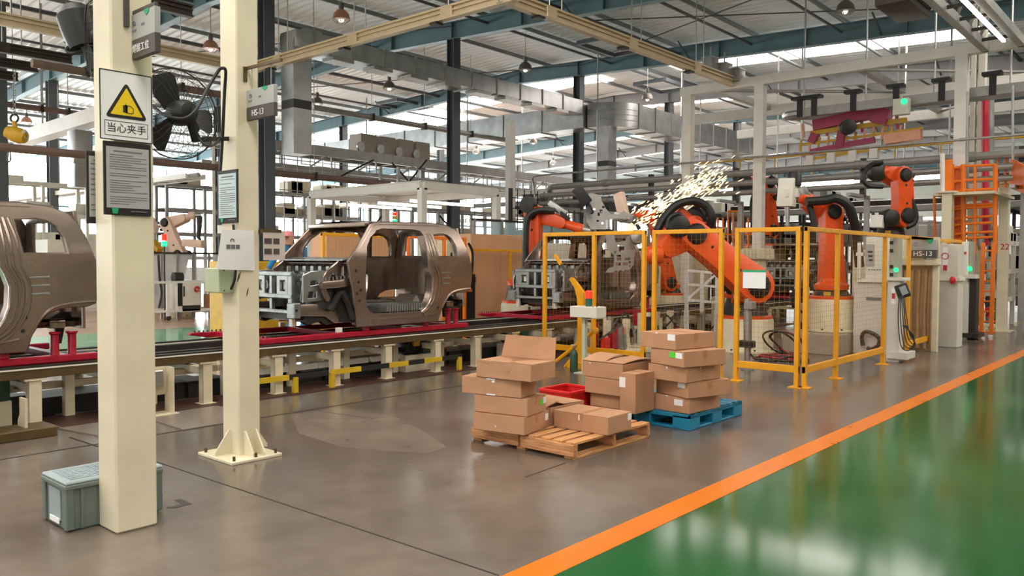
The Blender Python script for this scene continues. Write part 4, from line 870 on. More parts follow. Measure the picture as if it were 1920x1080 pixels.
fence('safety_fence', 'yellow fence panel beside the HS-13 machine further down the aisle', (14.95, 4.06), (16.75, 4.06), (0.05, 1.77), foot=False)
fence('safety_fence', 'farthest yellow fence panel beside the orange ladder', (17.65, 4.06), (18.65, 4.06), (0.03, 0.97), foot=False)
simple('fence_link', 'yellow top bar bridging the gap above the grey control stand', 'fence', [('bar', MB().bar((13.72, 4.06, 2.07), (17.7, 4.06, 2.06), .05, .06), YEL, .004)])
t = thing('paper_pocket', 'white paper pocket with green top edge hanging on the yellow fence', 'paper', (10.36, 4.75, 1.3))
o0 = ax(1393, 540, 10.355); o1 = ax(1436, 508, 10.355)
obj('sheet', MB().bb((10.35, o0.y, o0.z), (10.36, o1.y, o1.z)), WHITE, t); obj('green_edge', MB().bb((10.345, o0.y + .005, o1.z - .015), (10.362, o1.y - .005, o1.z + .012)), GREENS, t)
# rear fence behind the line
fence('safety_fence', 'rear yellow fence seen through the cab of the middle truck, left half', (8.15, 11.4), (9.95, 11.4), (0.03, 1.77), group='rear fence panels')
fence('safety_fence', 'rear orange-yellow fence seen through the quarter window of the middle truck', (10.05, 11.4), (11.6, 11.4), (0.03, .95, 1.52), group='rear fence panels', col=ORG2)
fence('safety_fence', 'rear yellow fence seen through the door opening of the fenced truck', (13.0, 12.6), (15.6, 12.6), (0.03, 1.3, 2.57), group='rear fence panels', z1=1.9)
# ================================================================ robots
def robot(name, label, base, zp, S, E, Wp, T, pr=0.4, col=None, ped=None, arm=0.2, text=True, flip=1, group='industrial robots', zb=0.0, square=False):
    col = col or ORANGE; ped = ped or CREAM2; S, E, Wp, T = V(S), V(E), V(Wp), V(T); bx, by = base
    t = thing(name, label, 'robot', (bx, by, zb), group); c = V((bx, by, 0))
    if square: obj('pedestal', MB().bb((bx - pr, by - pr, zb), (bx + pr, by + pr, zp)), ped, t, bevel=.02)
    else: obj('pedestal', MB().lathe(c, [(pr * 1.08, zb), (pr * 1.08, zb + .03), (pr, zb + .04), (pr, zp - .05), (pr * .96, zp)], 24), ped, t)
    for k in range(8):
        a = PI / 4 * k; obj('anchor_bolt', MB().cyl(c + V((math.cos(a) * pr * 1.02, math.sin(a) * pr * 1.02, zb + .03)), c + V((math.cos(a) * pr * 1.02, math.sin(a) * pr * 1.02, zb + .06)), .018, n=6), DARK, t)
    obj('mounting_ring', MB().lathe(c, [(pr * .95, zp), (pr * .95, zp + .05), (pr * .9, zp + .06)], 24), col, t)
    hz = max(.12, min(.32, S.z - zp - .2))
    obj('base_casting', MB().lathe(c, [(pr * .8, zp + .06), (pr * .72, zp + .06 + hz * .5), (pr * .62, zp + .06 + hz)], 20), DARK, t)
    obj('rating_plate', MB().box(c + V((-pr * .79, -pr * .1, zp + .06 + hz * .35)), (.01, .12, .07)), STRIPEY, t)
    # rotating column
    top = c + Z_ * (zp + .06 + hz); ho = V((S.x - bx, S.y - by, 0))
    hd = ho.normalized() if ho.length > .03 else V((RIGHT.x, RIGHT.y, 0)).normalized()
    cc = MB().lathe(c, [(pr * .72, zp + .05 + hz), (pr * .74, zp + .14 + hz), (pr * .5, zp + .2 + hz)], 20)
    obj('carousel', cc, col, t)
    obj('shoulder_block', MB().bar(top - hd * .1 + Z_ * .02, S + hd * .02 - Z_ * .02, arm * 1.7, arm * 1.6), col, t, bevel=.05)
    h = (Wp - E); h.z = 0
    h = h.normalized() if h.length > .12 else hd
    n = h.cross(Z_).normalized() * flip
    if n.dot(EYE - S) < 0: n = -n
    d = (E - S); L = d.length; d.normalize(); q = n.cross(d).normalized()
    def link(P, D, Q, L, r0, r1, th, bul=1.0):
        pts = [(r0 * math.cos(a), r0 * math.sin(a)) for a in [PI / 2 + PI * k / 8 for k in range(9)]]
        pts += [(L * .45, -(r0 + r1) / 2 * bul)] + [(L + r1 * math.cos(a), r1 * math.sin(a)) for a in [-PI / 2 + PI * k / 8 for k in range(9)]] + [(L * .45, (r0 + r1) / 2 * bul)]
        return MB().prism(pts, P, D, Q, th)
    so = n * (arm * .55)
    la = obj('lower_arm', link(S + so, d, q, L, arm * 1.05, arm * .8, arm * 1.05, .9), col, t, bevel=.03)
    for k in (.3, .75): obj('arm_plug', MB().cyl(S + so + d * (L * k) + n * (arm * .52), S + so + d * (L * k) + n * (arm * .55), .03, n=10), DARK, la)
    for P, r in ((S, arm * .72), (E, arm * .62)):
        obj('joint_motor', MB().lathe(P, [(r * .6, -arm * 1.5), (r, -arm * 1.3), (r, arm * 1.15), (r * .8, arm * 1.35), (r * .3, arm * 1.4)], 16, n), BLACK, t)
    f = (Wp - E); FL = f.length; f.normalize(); g = n.cross(f).normalized()
    up_ = obj('forearm', link(E - n * (arm * .25) - f * .1, f, g, FL * .62 + .1, arm * .95, arm * .62, arm * 1.5, 1.0), col, t, bevel=.05)
    obj('forearm_tube', MB().tube([E - n * (arm * .25) + f * FL * .45, E - n * (arm * .25) + f * FL * .6, Wp], [arm * .62, arm * .52, arm * .45], 14), col, t)
    for k in (-1, 0, 1): obj('axis_motor', MB().cyl(E - n * (arm * .25) - f * (arm * .9) + g * (arm * .5 * k), E - n * (arm * .25) - f * (arm * 1.9) + g * (arm * .5 * k), arm * .24, n=10), BLACK, t)
    wd = (T - Wp).normalized()
    obj('wrist', MB().lathe(Wp - wd * arm * .5, [(arm * .2, 0), (arm * .5, arm * .1), (arm * .55, arm * .5), (arm * .5, arm * .9), (arm * .3, arm * 1.1)], 14, wd), col, t)
    obj('tool_flange', MB().cyl(Wp + wd * arm * .5, T, arm * .35, arm * .3, n=12), STEEL, t)
    return t, n
def pd(*a): return ad(*a)
def hose(t, pts, r=.045, n=8): return obj('hose', MB().tube(bez(pts, 8), r, n), BLACK, t)
r1, n1 = robot('orange_robot', 'orange robot at the left end of the cell, behind the nose of the fenced truck', (13.15, 11.25), .74, pd(1008, 520, 17.2), pd(1006, 402, 17.1), pd(1085, 428, 16.6), pd(1108, 433, 16.5), pr=.44, arm=.2)
hose(r1, [pd(985, 505, 16.8), pd(986, 430, 16.8), pd(992, 405, 16.8), pd(1010, 395, 16.8), pd(1040, 396, 16.8)], .07)
obj('elbow_guard', MB().lathe(pd(996, 385, 17.1), [(.05, 0), (.17, .02), (.17, .2), (.05, .22)], 14, n1), BLACK, r1)
obj('hose_clamp', MB().bar(pd(1030, 380, 16.9), pd(1062, 402, 16.8), .16, .12), STEEL, r1, bevel=.02); obj('cable_guide', MB().bar(pd(1050, 398, 16.7), pd(1068, 412, 16.7), .07), BLACK, r1)
r2, n2 = robot('orange_robot', 'biggest orange robot, leaning left behind the fence with a large black hose loop', (14.1, 6.62), .6, pd(1402, 535, 14.5), pd(1287, 440, 14.4), pd(1228, 478, 14.2), pd(1203, 478, 14.2), pr=.52, arm=.31)
hose(r2, [pd(1232, 432, 14.2), pd(1248, 405, 14.2), pd(1270, 384, 14.2), pd(1300, 377, 14.2), pd(1325, 388, 14.2), pd(1335, 408, 14.2), pd(1328, 425, 14.3), pd(1305, 430, 14.4)], .075, 10)
hose(r2, [pd(1250, 428, 14.1), pd(1256, 408, 14.1), pd(1275, 403, 14.1), pd(1290, 425, 14.1)], .04)
obj('elbow_hub', MB().lathe(pd(1271, 425, 14.1), [(.05, -.1), (.19, -.08), (.19, .1), (.12, .13)], 16, n2), BLACK, r2); obj('counterweight', MB().bar(pd(1292, 392, 14.5), pd(1312, 422, 14.5), .34, .3), BLACK, r2, bevel=.04); obj('elbow_cover', MB().bar(pd(1268, 396, 14.4), pd(1300, 425, 14.4), .2, .26), ORANGE, r2, bevel=.05)
r3, n3 = robot('orange_robot', 'raised orange robot behind the fence, its black head touching the silver welding gun', (23.9, 10.75), 2.12, pd(1436, 432, 25), pd(1430, 345, 25), pd(1400, 338, 24.6), pd(1385, 342, 24.5), pr=.62, arm=.27, square=True)
hose(r3, [pd(1443, 330, 24.6), pd(1462, 345, 24.6), pd(1464, 362, 24.6), pd(1452, 372, 24.6)], .09); obj('tool_cluster', MB().bar(pd(1378, 350, 24.5), pd(1408, 342, 24.5), .35, .5), BLACK, r3, bevel=.05)
hose(r3, [pd(1412, 420, 24.6), pd(1410, 380, 24.6), pd(1418, 355, 24.6)], .07)
r4, n4 = robot('orange_robot', 'orange robot on a grey plinth just right of the fence corner post', (15.15, 5.42), .96, pd(1552, 535, 15.2), pd(1550, 398, 15.1), pd(1510, 372, 15), pd(1492, 366, 15), pr=.42, arm=.23, zb=.37)
hose(r4, [pd(1512, 378, 14.7), pd(1545, 376, 14.7), pd(1568, 372, 14.7), pd(1590, 385, 14.7), pd(1601, 415, 14.8), pd(1606, 440, 14.9), pd(1612, 500, 15)], .085, 10)
hose(r4, [pd(1528, 430, 14.8), pd(1522, 400, 14.8), pd(1516, 380, 14.8)], .06)
gz4 = [('bracket', MB().bar(pd(1478, 335, 15), pd(1474, 388, 15), .3, .2), OFFWHITE, .02), ('spot_motor', MB().lathe(pd(1489, 350, 15), [(.1, 0), (.13, .02), (.13, .22), (.1, .27), (.02, .28)], 14), BLACK, 0), ('gun_arm', MB().bar(pd(1472, 362, 14.9), pd(1505, 362, 15), .1, .16), OFFWHITE, .02), ('electrode', MB().cyl(pd(1476, 388, 14.9), pd(1477, 425, 14.9), .05, .03, n=10), STEEL, 0), ('gun_lever', MB().bar(pd(1500, 352, 15), pd(1512, 372, 15), .22, .14), STEEL, .02)]
for nm, mb, m, b in gz4: obj(nm, mb, m, r4, bevel=b)
r5, n5 = robot('orange_robot', 'tall orange robot at right with black hose ring and white box on its hub', (19.75, 5.75), 2.15, pd(1686, 405, 18.4), pd(1682, 330, 18.3), pd(1655, 322, 18.2), pd(1643, 325, 18.2), pr=.4, arm=.25, square=True)
hose(r5, [pd(1655, 305, 18), pd(1638, 307, 18), pd(1626, 316, 18), pd(1619, 330, 18), pd(1621, 342, 18), pd(1632, 349, 18), pd(1655, 350, 18)], .05)
hose(r5, [pd(1696, 345, 18.2), pd(1708, 375, 18.2), pd(1716, 402, 18.2), pd(1713, 418, 18.2), pd(1700, 425, 18.2)], .07)
obj('hub_motor', MB().lathe(pd(1668, 409, 18.1), [(.1, -.1), (.19, -.09), (.19, .1), (.16, .12)], 16, n5), BLACK, r5); obj('valve_box', MB().bar(pd(1646, 404, 18.1), pd(1644, 427, 18.1), .26, .2), WHITEP, r5, bevel=.01); obj('tool_head', MB().lathe(pd(1643, 322, 18.2), [(.05, -.1), (.2, -.08), (.22, .1), (.1, .16)], 14, n5), DARK, r5)
r8, n8 = robot('orange_robot', 'red-orange robot at the sparks, mostly hidden behind the punched grey panel', (20.23, 11.78), .68, pd(1246, 530, 22.8), pd(1222, 408, 22.6), pd(1198, 402, 22.3), pd(1189, 418, 22.2), pr=.42, arm=.24)
hose(r8, [pd(1230, 395, 22.3), pd(1216, 380, 22.3), pd(1200, 385, 22.3), pd(1192, 402, 22.3)], .06)
obj('gun_arm', MB().bar(pd(1190, 412, 22), pd(1203, 440, 22), .09), BLACK, r8)
obj('plinth', MB().bb((14.35, 4.99, 0), (16.0, 6.0, .36)), mat('plinth_grey', '9c8f80', .6, var=.06), None, bevel=.01, label='grey plinth under the orange robot right of the fence corner', cat='plinth')
w1, _ = robot('pale_robot', 'pale pinkish robot behind clear plastic sheets between the cream columns', (ad(338, 520, 23).x, ad(338, 520, 23).y), .5, pd(342, 478, 23), pd(318, 418, 23), pd(360, 404, 22.8), pd(376, 404, 22.8), pr=.35, arm=.2, col=PINKROB, group='pale robots')
obj('torch', MB().tube([pd(374, 405, 22.8), pd(374, 425, 22.8), pd(372, 445, 22.8), pd(376, 450, 22.8)], [.09, .07, .06, .04], 8), DARK, w1); obj('lower_beam', MB().bar(pd(345, 455, 22.6), pd(382, 458, 22.4), .22), PINKROB, w1, bevel=.04)
w2, _ = robot('pale_robot', 'pale robot right at the edge of the front cream column', (ad(280, 520, 24).x, ad(280, 520, 24).y), .5, pd(283, 478, 24), pd(276, 418, 24), pd(288, 432, 23.8), pd(290, 450, 23.8), pr=.35, arm=.2, col=PINKROB, group='pale robots')
obj('yellow_gripper', MB().bar(pd(282, 448, 23.8), pd(300, 470, 23.6), .2, .14), HOIST, w2, bevel=.02)
# ---- punched sheet carried by the robot, with sparks
t = thing('punched_panel', 'grey punched metal panel held up by the big robot above the fenced truck', 'panel', pd(1165, 505, 14.6))
def sheet_fn(o, tilt):
    O = V(o); U = RIGHT.normalized(); Nn = -FWD; Vv = (UP * math.cos(tilt) + FWD * math.sin(tilt)).normalized(); k = 14.8 / FOC
    def fn(u, v, w): return O + U * (u * k) - Vv * (v * k) + Nn * w
    return fn
def pts(l, s=6.0): return [(x / s, y / s) for x, y in l]
lo = sheet_fn(ad(980, 400, 14.8), .05)
lowo = pts([(930, 230), (1020, 228), (1045, 330), (1150, 310), (1175, 260), (1260, 240), (1265, 400), (1240, 590), (1190, 640), (1150, 632), (1130, 655), (1100, 636), (1075, 658), (1045, 640), (1010, 665), (935, 668), (932, 655), (970, 615), (1020, 600), (1030, 480), (990, 440), (945, 400)])
def hole(x, y, w, h): return pts([(x - w, y - h), (x + w, y - h), (x + w, y + h), (x - w, y + h)])
obj('lower_sheet', MB().plate(lowo, [hole(1110, 400, 28, 30), hole(1080, 500, 25, 30), hole(1175, 515, 30, 14), hole(1072, 572, 28, 16), hole(1150, 570, 28, 16), hole(1200, 552, 12, 10), hole(1200, 595, 10, 10), hole(1035, 440, 12, 14), hole(1075, 370, 10, 10)], .012, lo, .004), PANEL, t)
up2 = sheet_fn(ad(1097, 436, 14.7), .15)
upo = [(x / 6.75, (y - 640) / 6.75) for x, y in [(20, 150), (90, 130), (205, 160), (215, 230), (260, 320), (300, 372), (320, 400), (420, 410), (500, 360), (560, 420), (520, 470), (400, 460), (260, 480), (265, 600), (80, 600), (20, 500), (10, 370), (30, 290)]]
def h2(x, y, w, h): return [((x - w) / 6.75, (y - h - 640) / 6.75), ((x + w) / 6.75, (y - h - 640) / 6.75), ((x + w) / 6.75, (y + h - 640) / 6.75), ((x - w) / 6.75, (y + h - 640) / 6.75)]
obj('upper_sheet', MB().plate(upo, [h2(120, 345, 14, 18), h2(205, 370, 20, 26), h2(175, 405, 14, 20), h2(235, 310, 16, 14), h2(160, 490, 18, 12), h2(220, 520, 14, 12)], .012, up2, .004), PANEL, t)
obj('rib', MB().tube([lo(150 / 6 * 6.5, 250 / 6, .03), lo(1060 / 6, 560 / 6, .03)], .02, 6), STEEL, t) if False else None
obj('gripper_arm', MB().bar(pd(1080, 352, 14.6), pd(1102, 382, 14.6), .16, .2), BLACK, t, bevel=.02); obj('gripper_bar', MB().bar(pd(1100, 378, 14.6), pd(1110, 400, 14.5), .06), BLACK, t)
obj('gripper_frame', MB().bar(pd(1160, 362, 15), pd(1172, 415, 14.9), .12, .2), PINKROB, t, bevel=.02); obj('gripper_plate', MB().bar(pd(1150, 405, 14.9), pd(1185, 412, 14.9), .1, .16), STEEL, t, bevel=.02)
obj('gripper_knob', MB().lathe(pd(1193, 445, 14.6), [(.1, 0), (.14, .05), (.12, .18), (.05, .2)], 12, -FWD), STEEL, t)
sp = MB(); rs = random.Random(3)
for k in range(460):
    s = rs.random() ** .8; px = 1192 + 160 * s + rs.gauss(0, 16); py = 415 - 95 * s * (.75 + .4 * rs.random()) + rs.gauss(0, 15) * (1 - s * .4)
    D = 21 + rs.uniform(-1.2, 1.2); p = ad(px, py, D); l = rs.uniform(.06, .2); dd = (RIGHT * .8 + UP * (.55 + rs.gauss(0, .12)) + FWD * rs.gauss(0, .2)).normalized()
    r = rs.uniform(.008, .022); q = dd.orthogonal().normalized(); q2 = dd.cross(q)
    sp.add([p - dd * l / 2, p + q * r, p + q2 * r, p - q * r, p - q2 * r, p + dd * l / 2], [(0, 1, 2), (0, 2, 3), (0, 3, 4), (0, 4, 1), (5, 2, 1), (5, 3, 2), (5, 4, 3), (5, 1, 4)])
prop(obj('weld_sparks', sp, SPARK, None, smooth=180), 'shower of bright welding sparks flying up to the right of the punched panel', 'sparks', kind='stuff')
prop(obj('weld_flash', MB().lathe(ad(1182, 426, 20.5), [(.02, -.12), (.09, -.06), (.12, 0), (.07, .07), (.02, .12)], 10), FLASH), 'small glowing weld point where the sparks start', 'weld flash')
# ================================================================ cabinets and control stands at right
def bX(xf, x0, y0, x1, y1, dep): a = ax(x0, y1, xf); b = ax(x1, y0, xf); return MB().bb((xf, b.y, a.z), (xf + dep, a.y, b.z))
def bXg(xf, x0, y0, x1, dep, z0=0.0): a = ax(x0, y0, xf); b = ax(x1, y0, xf); return MB().bb((xf, b.y, z0), (xf + dep, a.y, b.z))
t = thing('control_cabinet', 'tall off-white control cabinet behind the fence, black hose coiled at its foot', 'cabinet', (15.3, 4.7, 0))
obj('lower_cabinet', bXg(15.0, 1601, 530, 1657, .5), CAB, t, bevel=.01); obj('upper_cabinet', bX(15.0, 1622, 443, 1668, 528, .4), OFFWHITE, t, bevel=.01); obj('shelf', bX(14.94, 1606, 523, 1690, 529, .5), OFFWHITE, t, bevel=.004)
obj('display_panel', bX(14.99, 1623, 458, 1640, 500, .01), SIGNG, t, bevel=.004); g = MB()
for k, y in enumerate((470, 478, 486)): g.v += []; q = bX(14.985, 1627 + k, y, 1636, y + 4, .006); g.add(q.v, q.f)
obj('display_print', g, INK, t, kind='stuff'); q = MB()
for k in range(5): e = bX(14.99, 1628 + 5 * k, 505, 1631 + 5 * k, 507, .01); q.add(e.v, e.f)
obj('button_row', q, INKG, t, kind='stuff'); obj('badge', bX(14.99, 1624, 558, 1652, 563, .01), INKG, t)
obj('side_handle', MB().tube([ax(1611, 455, 14.95), ax(1611, 522, 14.95)], .035, 8), OFFWHITE, t); obj('bracket', bX(14.95, 1605, 473, 1618, 480, .1), OFFWHITE, t)
obj('hose_coil', MB().tube(bez([ax(1618, 648, 14.9), ax(1616, 630, 14.9), ax(1624, 622, 14.9), ax(1640, 627, 14.9), ax(1649, 636, 14.9), ax(1646, 648, 14.9), ax(1634, 655, 14.9), ax(1626, 652, 14.9)], 5), .035, 8), BLACK, t)
t = thing('control_stand', 'grey control stand with pendant and dangling cables at the end of the fence panel', 'control stand', (14.4, 4.3, 0))
obj('stand', bXg(14.1, 1664, 525, 1688, .22), CAB, t, bevel=.008); obj('base', bX(14.05, 1661, 662, 1700, 672, .5), CAB, t, bevel=.004); obj('shelf', bX(14.05, 1652, 521, 1694, 526, .4), OFFWHITE, t, bevel=.004)
obj('upper_box', bX(14.15, 1667, 447, 1684, 521, .25), mat('stand_grey_green', 'a3a08f', .5, var=.05), t, bevel=.006)
obj('green_lamp', MB().lathe(ax(1680, 506, 14.12), [(.02, .04), (.035, .02), (.035, -.01)], 12, X_), LITG, t)
for k, y in enumerate((452, 467, 497, 512)): obj('switch', bX(14.13, 1668, y, 1674, y + 6, .03), INK, t)
obj('pendant', MB().bar(ax(1688, 533, 14.1), ax(1697, 558, 14.1), .2, .06, up=(1, 0, 0)), DARK, t, bevel=.02); obj('pendant_screen', MB().bar(ax(1691, 537, 14.05), ax(1698, 552, 14.05), .1, .02, up=(1, 0, 0)), CRATEL, t)
obj('notice_strip', bX(14.09, 1671, 541, 1679, 570, .01), WHITE, t); obj('mark', bX(14.085, 1672, 550, 1678, 560, .01), INKR, t)
for k in range(5): obj('cable', MB().tube(bez([ax(1686 + 2 * k, 555, 14.05 - .02 * k), ax(1684 + 5 * k, 600 + 5 * k, 14.0 - .03 * k), ax(1690 + 5 * k, 650 - 4 * k, 14.0), ax(1708 + 2 * k, 655 - 3 * k, 14.02), ax(1714, 630 + 3 * k, 14.05), ax(1692 + 2 * k, 610, 14.1)], 6), .008, 5), DARK, t)
t = thing('machine_sign', 'grey machine sign HS-13 behind the fence at right', 'sign', (15.9, 3.9, 1.4))
xf = 16.0
obj('upper_panel', bX(xf, 1704, 450, 1756, 469, .1), SIGNG, t, bevel=.004); obj('lower_panel', bX(xf, 1704, 469, 1755, 484, .1), SIGND, t, bevel=.004); c = ax(1730, 476, xf - .004)
obj('lettering', text_mb('HS-13', .13, c, -Y_, Z_, .004, bold=.001), TEXTW, t); c = ax(1744, 452, xf - .005); obj('green_drop', MB().prism([(-.06, .03), (.06, .03), (.02, -.05), (-.02, -.05)], c, -Y_, Z_, .006), GREENS, t)
obj('emblem', MB().tube(arc(ax(1717, 458, xf - .005), .03, 0, 2 * PI * .9, -Y_, Z_, 10), .006, 5), INKG, t)
t = thing('booth', 'cream machine booth with brownish curtain under the HS-13 sign', 'booth', (16.6, 4.6, 0))
obj('header_beam', bX(16.05, 1683, 486, 1757, 497, .3), CREAM2, t, bevel=.008); obj('curtain', bXg(16.3, 1694, 498, 1758, .03), mat('brown_curtain', 'bb9870', .45, var=.12, scale=4), t)
for k in range(5):
    q = ax(1698 + 13 * k, 500, 16.27); obj('curtain_fold', MB().tube([(q.x, q.y, 0.05), (q.x, q.y + .02, .7), (q.x, q.y, 1.5)], [.05, .03, .04], 6), MATS['brown_curtain'], t)
for px in (1690, 1757): q = ax(px, 490, 16.3); obj('frame_post', MB().bb((16.2, q.y - .05, 0), (16.3, q.y + .05, 2.1)), CREAM2, t, bevel=.006)
t = thing('control_cabinet', 'narrow white cabinet with a red and white notice right of the HS-13 booth', 'cabinet', (17.4, 4.5, 0))
obj('body', bXg(17.3, 1758, 458, 1799, .4), CAB, t, bevel=.01); obj('shelf', bX(17.25, 1757, 520, 1800, 526, .45), OFFWHITE, t); obj('notice', bX(17.29, 1767, 464, 1777, 508, .01), WHITE, t); obj('notice_ring', MB().tube(arc(ax(1772, 480, 17.285), .06, 0, 2 * PI * .95, Y_, Z_, 12), .008, 5), INKR, t)
obj('red_block', bX(17.285, 1768, 497, 1776, 507, .01), INKR, t); obj('red_valve', MB().lathe(ax(1786, 532, 17.2), [(.03, 0), (.05, .03), (.05, .1), (.02, .14)], 8), RED, t)
t = thing('control_stand', 'white and grey control stand with green lamp beside the orange ladder', 'control stand', (19.4, 4.3, 0))
obj('stand', bXg(19.3, 1800, 520, 1815, .3), CAB, t, bevel=.008); obj('rear_box', bXg(19.45, 1814, 520, 1831, .3), DARK, t, bevel=.008); obj('upper_box', bX(19.3, 1802, 453, 1815, 519, .3), WHITEP, t, bevel=.006); obj('side_panel', bX(19.4, 1814, 453, 1824, 516, .25), MATS['stand_grey_green'], t, bevel=.004)
obj('shelf', bX(19.25, 1799, 515, 1828, 522, .4), OFFWHITE, t); obj('green_lamp', MB().lathe(ax(1818, 504, 19.37), [(.03, .05), (.05, .02), (.05, -.01)], 12, X_), LITG, t); obj('red_band', bX(19.29, 1804, 472, 1812, 477, .01), INKR, t); obj('base', bX(19.25, 1797, 626, 1834, 632, .6), DARK, t)
# ================================================================ orange ladder tower
t = thing('ladder_tower', 'orange caged ladder and platform on cream posts at the right edge', 'tower', (20.8, 4.2, 0))
for x, px0, px1, y0 in ((20.05, 1766, 1785, 362), (22.1, 1873, 1892, 345)):
    o = obj('tower_post', bXg(x, px0, y0, px1, .25), CREAM, t, bevel=.008); a = ax(px0, y0, x); b = ax(px1, y0, x)
    obj('cap_plate', MB().bb((x - .06, b.y - .07, a.z), (x + .31, a.y + .07, a.z + .04)), CREAM, o); obj('foot_plate', MB().bb((x - .12, b.y - .14, 0), (x + .37, a.y + .14, .03)), CREAM, o)
obj('lettering', text_mb('22', .2, ax(1884, 463, 22.09), -Y_, Z_, .004), INKR, t)
def T(p, q, r=.03, nm='rail', m=None, n=8): return obj(nm, MB().tube([p, q], r, n), m or ORG2, t)
xl = 20.3
for px, w in ((1844, .06), (1863, .06)):
    q = ax(px, 455, xl); obj('stile', MB().bb((xl - .03, q.y - .04, 0.05), (xl + .03, q.y + .04, q.z)), ORG2, t, bevel=.006)
for k in range(9):
    y = 470 + 19 * k; T(ax(1842, y, xl), ax(1866, y, xl), .018, 'rung')
# cage above
cx = 20.6
for px in (1777, 1787, 1806, 1828, 1866):
    a = ax(px, 308 if px > 1780 else 300, cx); b = ax(px, 475, cx); T(a, b, .05 if px in (1806, 1866, 1777) else .03, 'upright')
for y in (312, 338, 357, 366, 385, 390, 408, 420, 437, 447):
    T(ax(1778, y + 5, cx), ax(1806, y, cx), .03, 'hoop'); T(ax(1806, y, cx), ax(1866, y - 3, cx), .03, 'hoop')
for k in range(10): T(ax(1788 + 1.9 * k, 316, cx + .1), ax(1788 + 1.9 * k, 452, cx + .1), .012, 'bar', n=5)
obj('deck', MB().bb((20.1, 3.75, 3.14), (22.4, 4.95, 3.2)), CREAM2, t)
for px in (1871, 1885): T(ax(px, 296, 21.6), ax(px, 352, 21.6), .03, 'gate_post')
T(ax(1871, 292, 21.6), ax(1885, 292, 21.6), .03, 'gate_post'); T(ax(1871, 315, 21.6), ax(1885, 315, 21.6), .02, 'gate_post')
obj('kick_sheet', MB().quad(ax(1893, 352, 21.7), ax(1893, 293, 21.7), ax(1940, 322, 20.0), ax(1940, 372, 20.0), .02), ORG2, t)
obj('side_frame', MB().tube(bez([ax(1754, 470, 20.4), ax(1752, 380, 20.4), ax(1753, 366, 20.4), ax(1762, 363, 20.4), ax(1776, 362, 20.4)], 5), .03, 8), ORG2, t)
obj('gate_panel', MB().quad(ax(1770, 362, 20.3), ax(1770, 300, 20.3), ax(1785, 298, 20.5), ax(1785, 360, 20.5), .02), ORG2, t)
for px, y0, y1, x, m, r, lab, nm in ((1847, 180, 460, 23.0, REDPIPE, .085, 'red vertical pipe rising behind the orange ladder cage', 'red_pipe'), (1857, 165, 470, 23.6, PIPE, .09, 'grey vertical pipe right beside the red one', 'grey_pipe'), (1814, 172, 370, 20.9, STEEL, .03, 'thin steel pole with black sleeve rising through the orange cage', 'steel_pole'), (1899, 160, 300, 21, STEEL, .03, 'thin steel pole at the right edge above the orange sheet', 'steel_pole'), (1767, 288, 364, 20.2, WHITEP, .05, 'short white pole at the left corner of the orange cage', 'white_pole')):
    a = ax(px, y0, x); b = ax(px, y1, x); o = prop(obj(nm, MB().tube([b, a], r, 10), m), lab, 'pipe' if 'pipe' in nm else 'pole')
# ================================================================ barrier, lamp stand and bottle before the fence
t = thing('terminal_stand', 'pale box on a slim post in front of the fence, signal lamp on top', 'stand', (9.58, 6.98, 0))
zb_ = ad(1095, 593, 12.0).z
obj('post', MB().bb((9.55, 6.95, .01), (9.61, 7.01, .85)), mat('post_pale_green', 'b9c2ae', .45, var=.04), t, bevel=.004); obj('foot', MB().bb((9.47, 6.87, 0), (9.69, 7.09, .012)), MATS['post_pale_green'], t)
a = ax(1072, 594, 9.5); b = ax(1122, 576, 9.5); obj('box', MB().bb((9.45, b.y, a.z), (9.7, a.y, b.z)), OFFWHITE, t, bevel=.008)
for px in (1076, 1083, 1094, 1101, 1112, 1119): q = ax(px, 576, 9.52); obj('knob', MB().cyl(q, q + Z_ * .012, .012, n=8), BLACK, t)
q = ax(1104, 576, 9.58); obj('lamp_base', MB().lathe(q, [(.05, 0), (.05, .13)], 12), mat('lamp_body_green', '1f5f56', .4, var=.1), t); obj('lamp_dome', MB().lathe(q + Z_ * .13, [(.055, 0), (.055, .09), (.04, .11)], 12), LITR, t)
t = thing('barrier_arm', 'yellow lift barrier with a bent arm raised to the left', 'barrier', (9.95, 7.15, 0))
Bz = lambda px, py: ax(px, py, 9.95)
obj('post', MB().bb((9.9, Bz(1096, 600).y, 0), (10.0, Bz(1086, 600).y, .9)), YEL, t, bevel=.006)
q = [(1085, 588), (1096, 588), (1096, 549), (1086, 535), (1073, 519), (1069, 523), (1079, 540), (1084, 560)]
obj('arm_root', MB().add([Bz(*p) - X_ * .03 for p in q] + [Bz(*p) + X_ * .03 for p in q], [tuple(range(8)), tuple(range(15, 7, -1))] + [(i, (i + 1) % 8, (i + 1) % 8 + 8, i + 8) for i in range(8)]), YEL, t)
obj('arm', MB().bar(Bz(1073, 522), Bz(1052, 496), .03, .045), SIGND, t); obj('arm_tip', MB().bar(Bz(1052, 496), Bz(1040, 478), .03, .05), YEL, t)
obj('strut', MB().tube([Bz(1042, 678), Bz(1112, 622)], .03, 8), YEL, t); obj('strut', MB().tube([Bz(1058, 690), Bz(1088, 650)], .025, 8), YEL, t); obj('strut_head', MB().lathe(Bz(1116, 620), [(.03, -.04), (.05, -.03), (.05, .03), (.03, .04)], 10, X_), YEL, t)
obj('foot_beam', MB().bb((9.85, Bz(1110, 690).y, .0), (10.05, Bz(1070, 690).y, .1)), YEL, t, bevel=.006)
t = thing('gas_bottle', 'small dark green gas bottle with chrome valve at the foot of the slim post', 'bottle', (9.6, 7.18, 0))
c = az(1076, 698); obj('bottle', MB().lathe(c, [(.055, 0), (.06, .02), (.06, .27), (.045, .31), (.02, .335), (.02, .35)], 16), GREENB, t); obj('valve', MB().lathe(c, [(.016, .35), (.022, .36), (.022, .39), (.012, .40)], 10), STEEL, t)
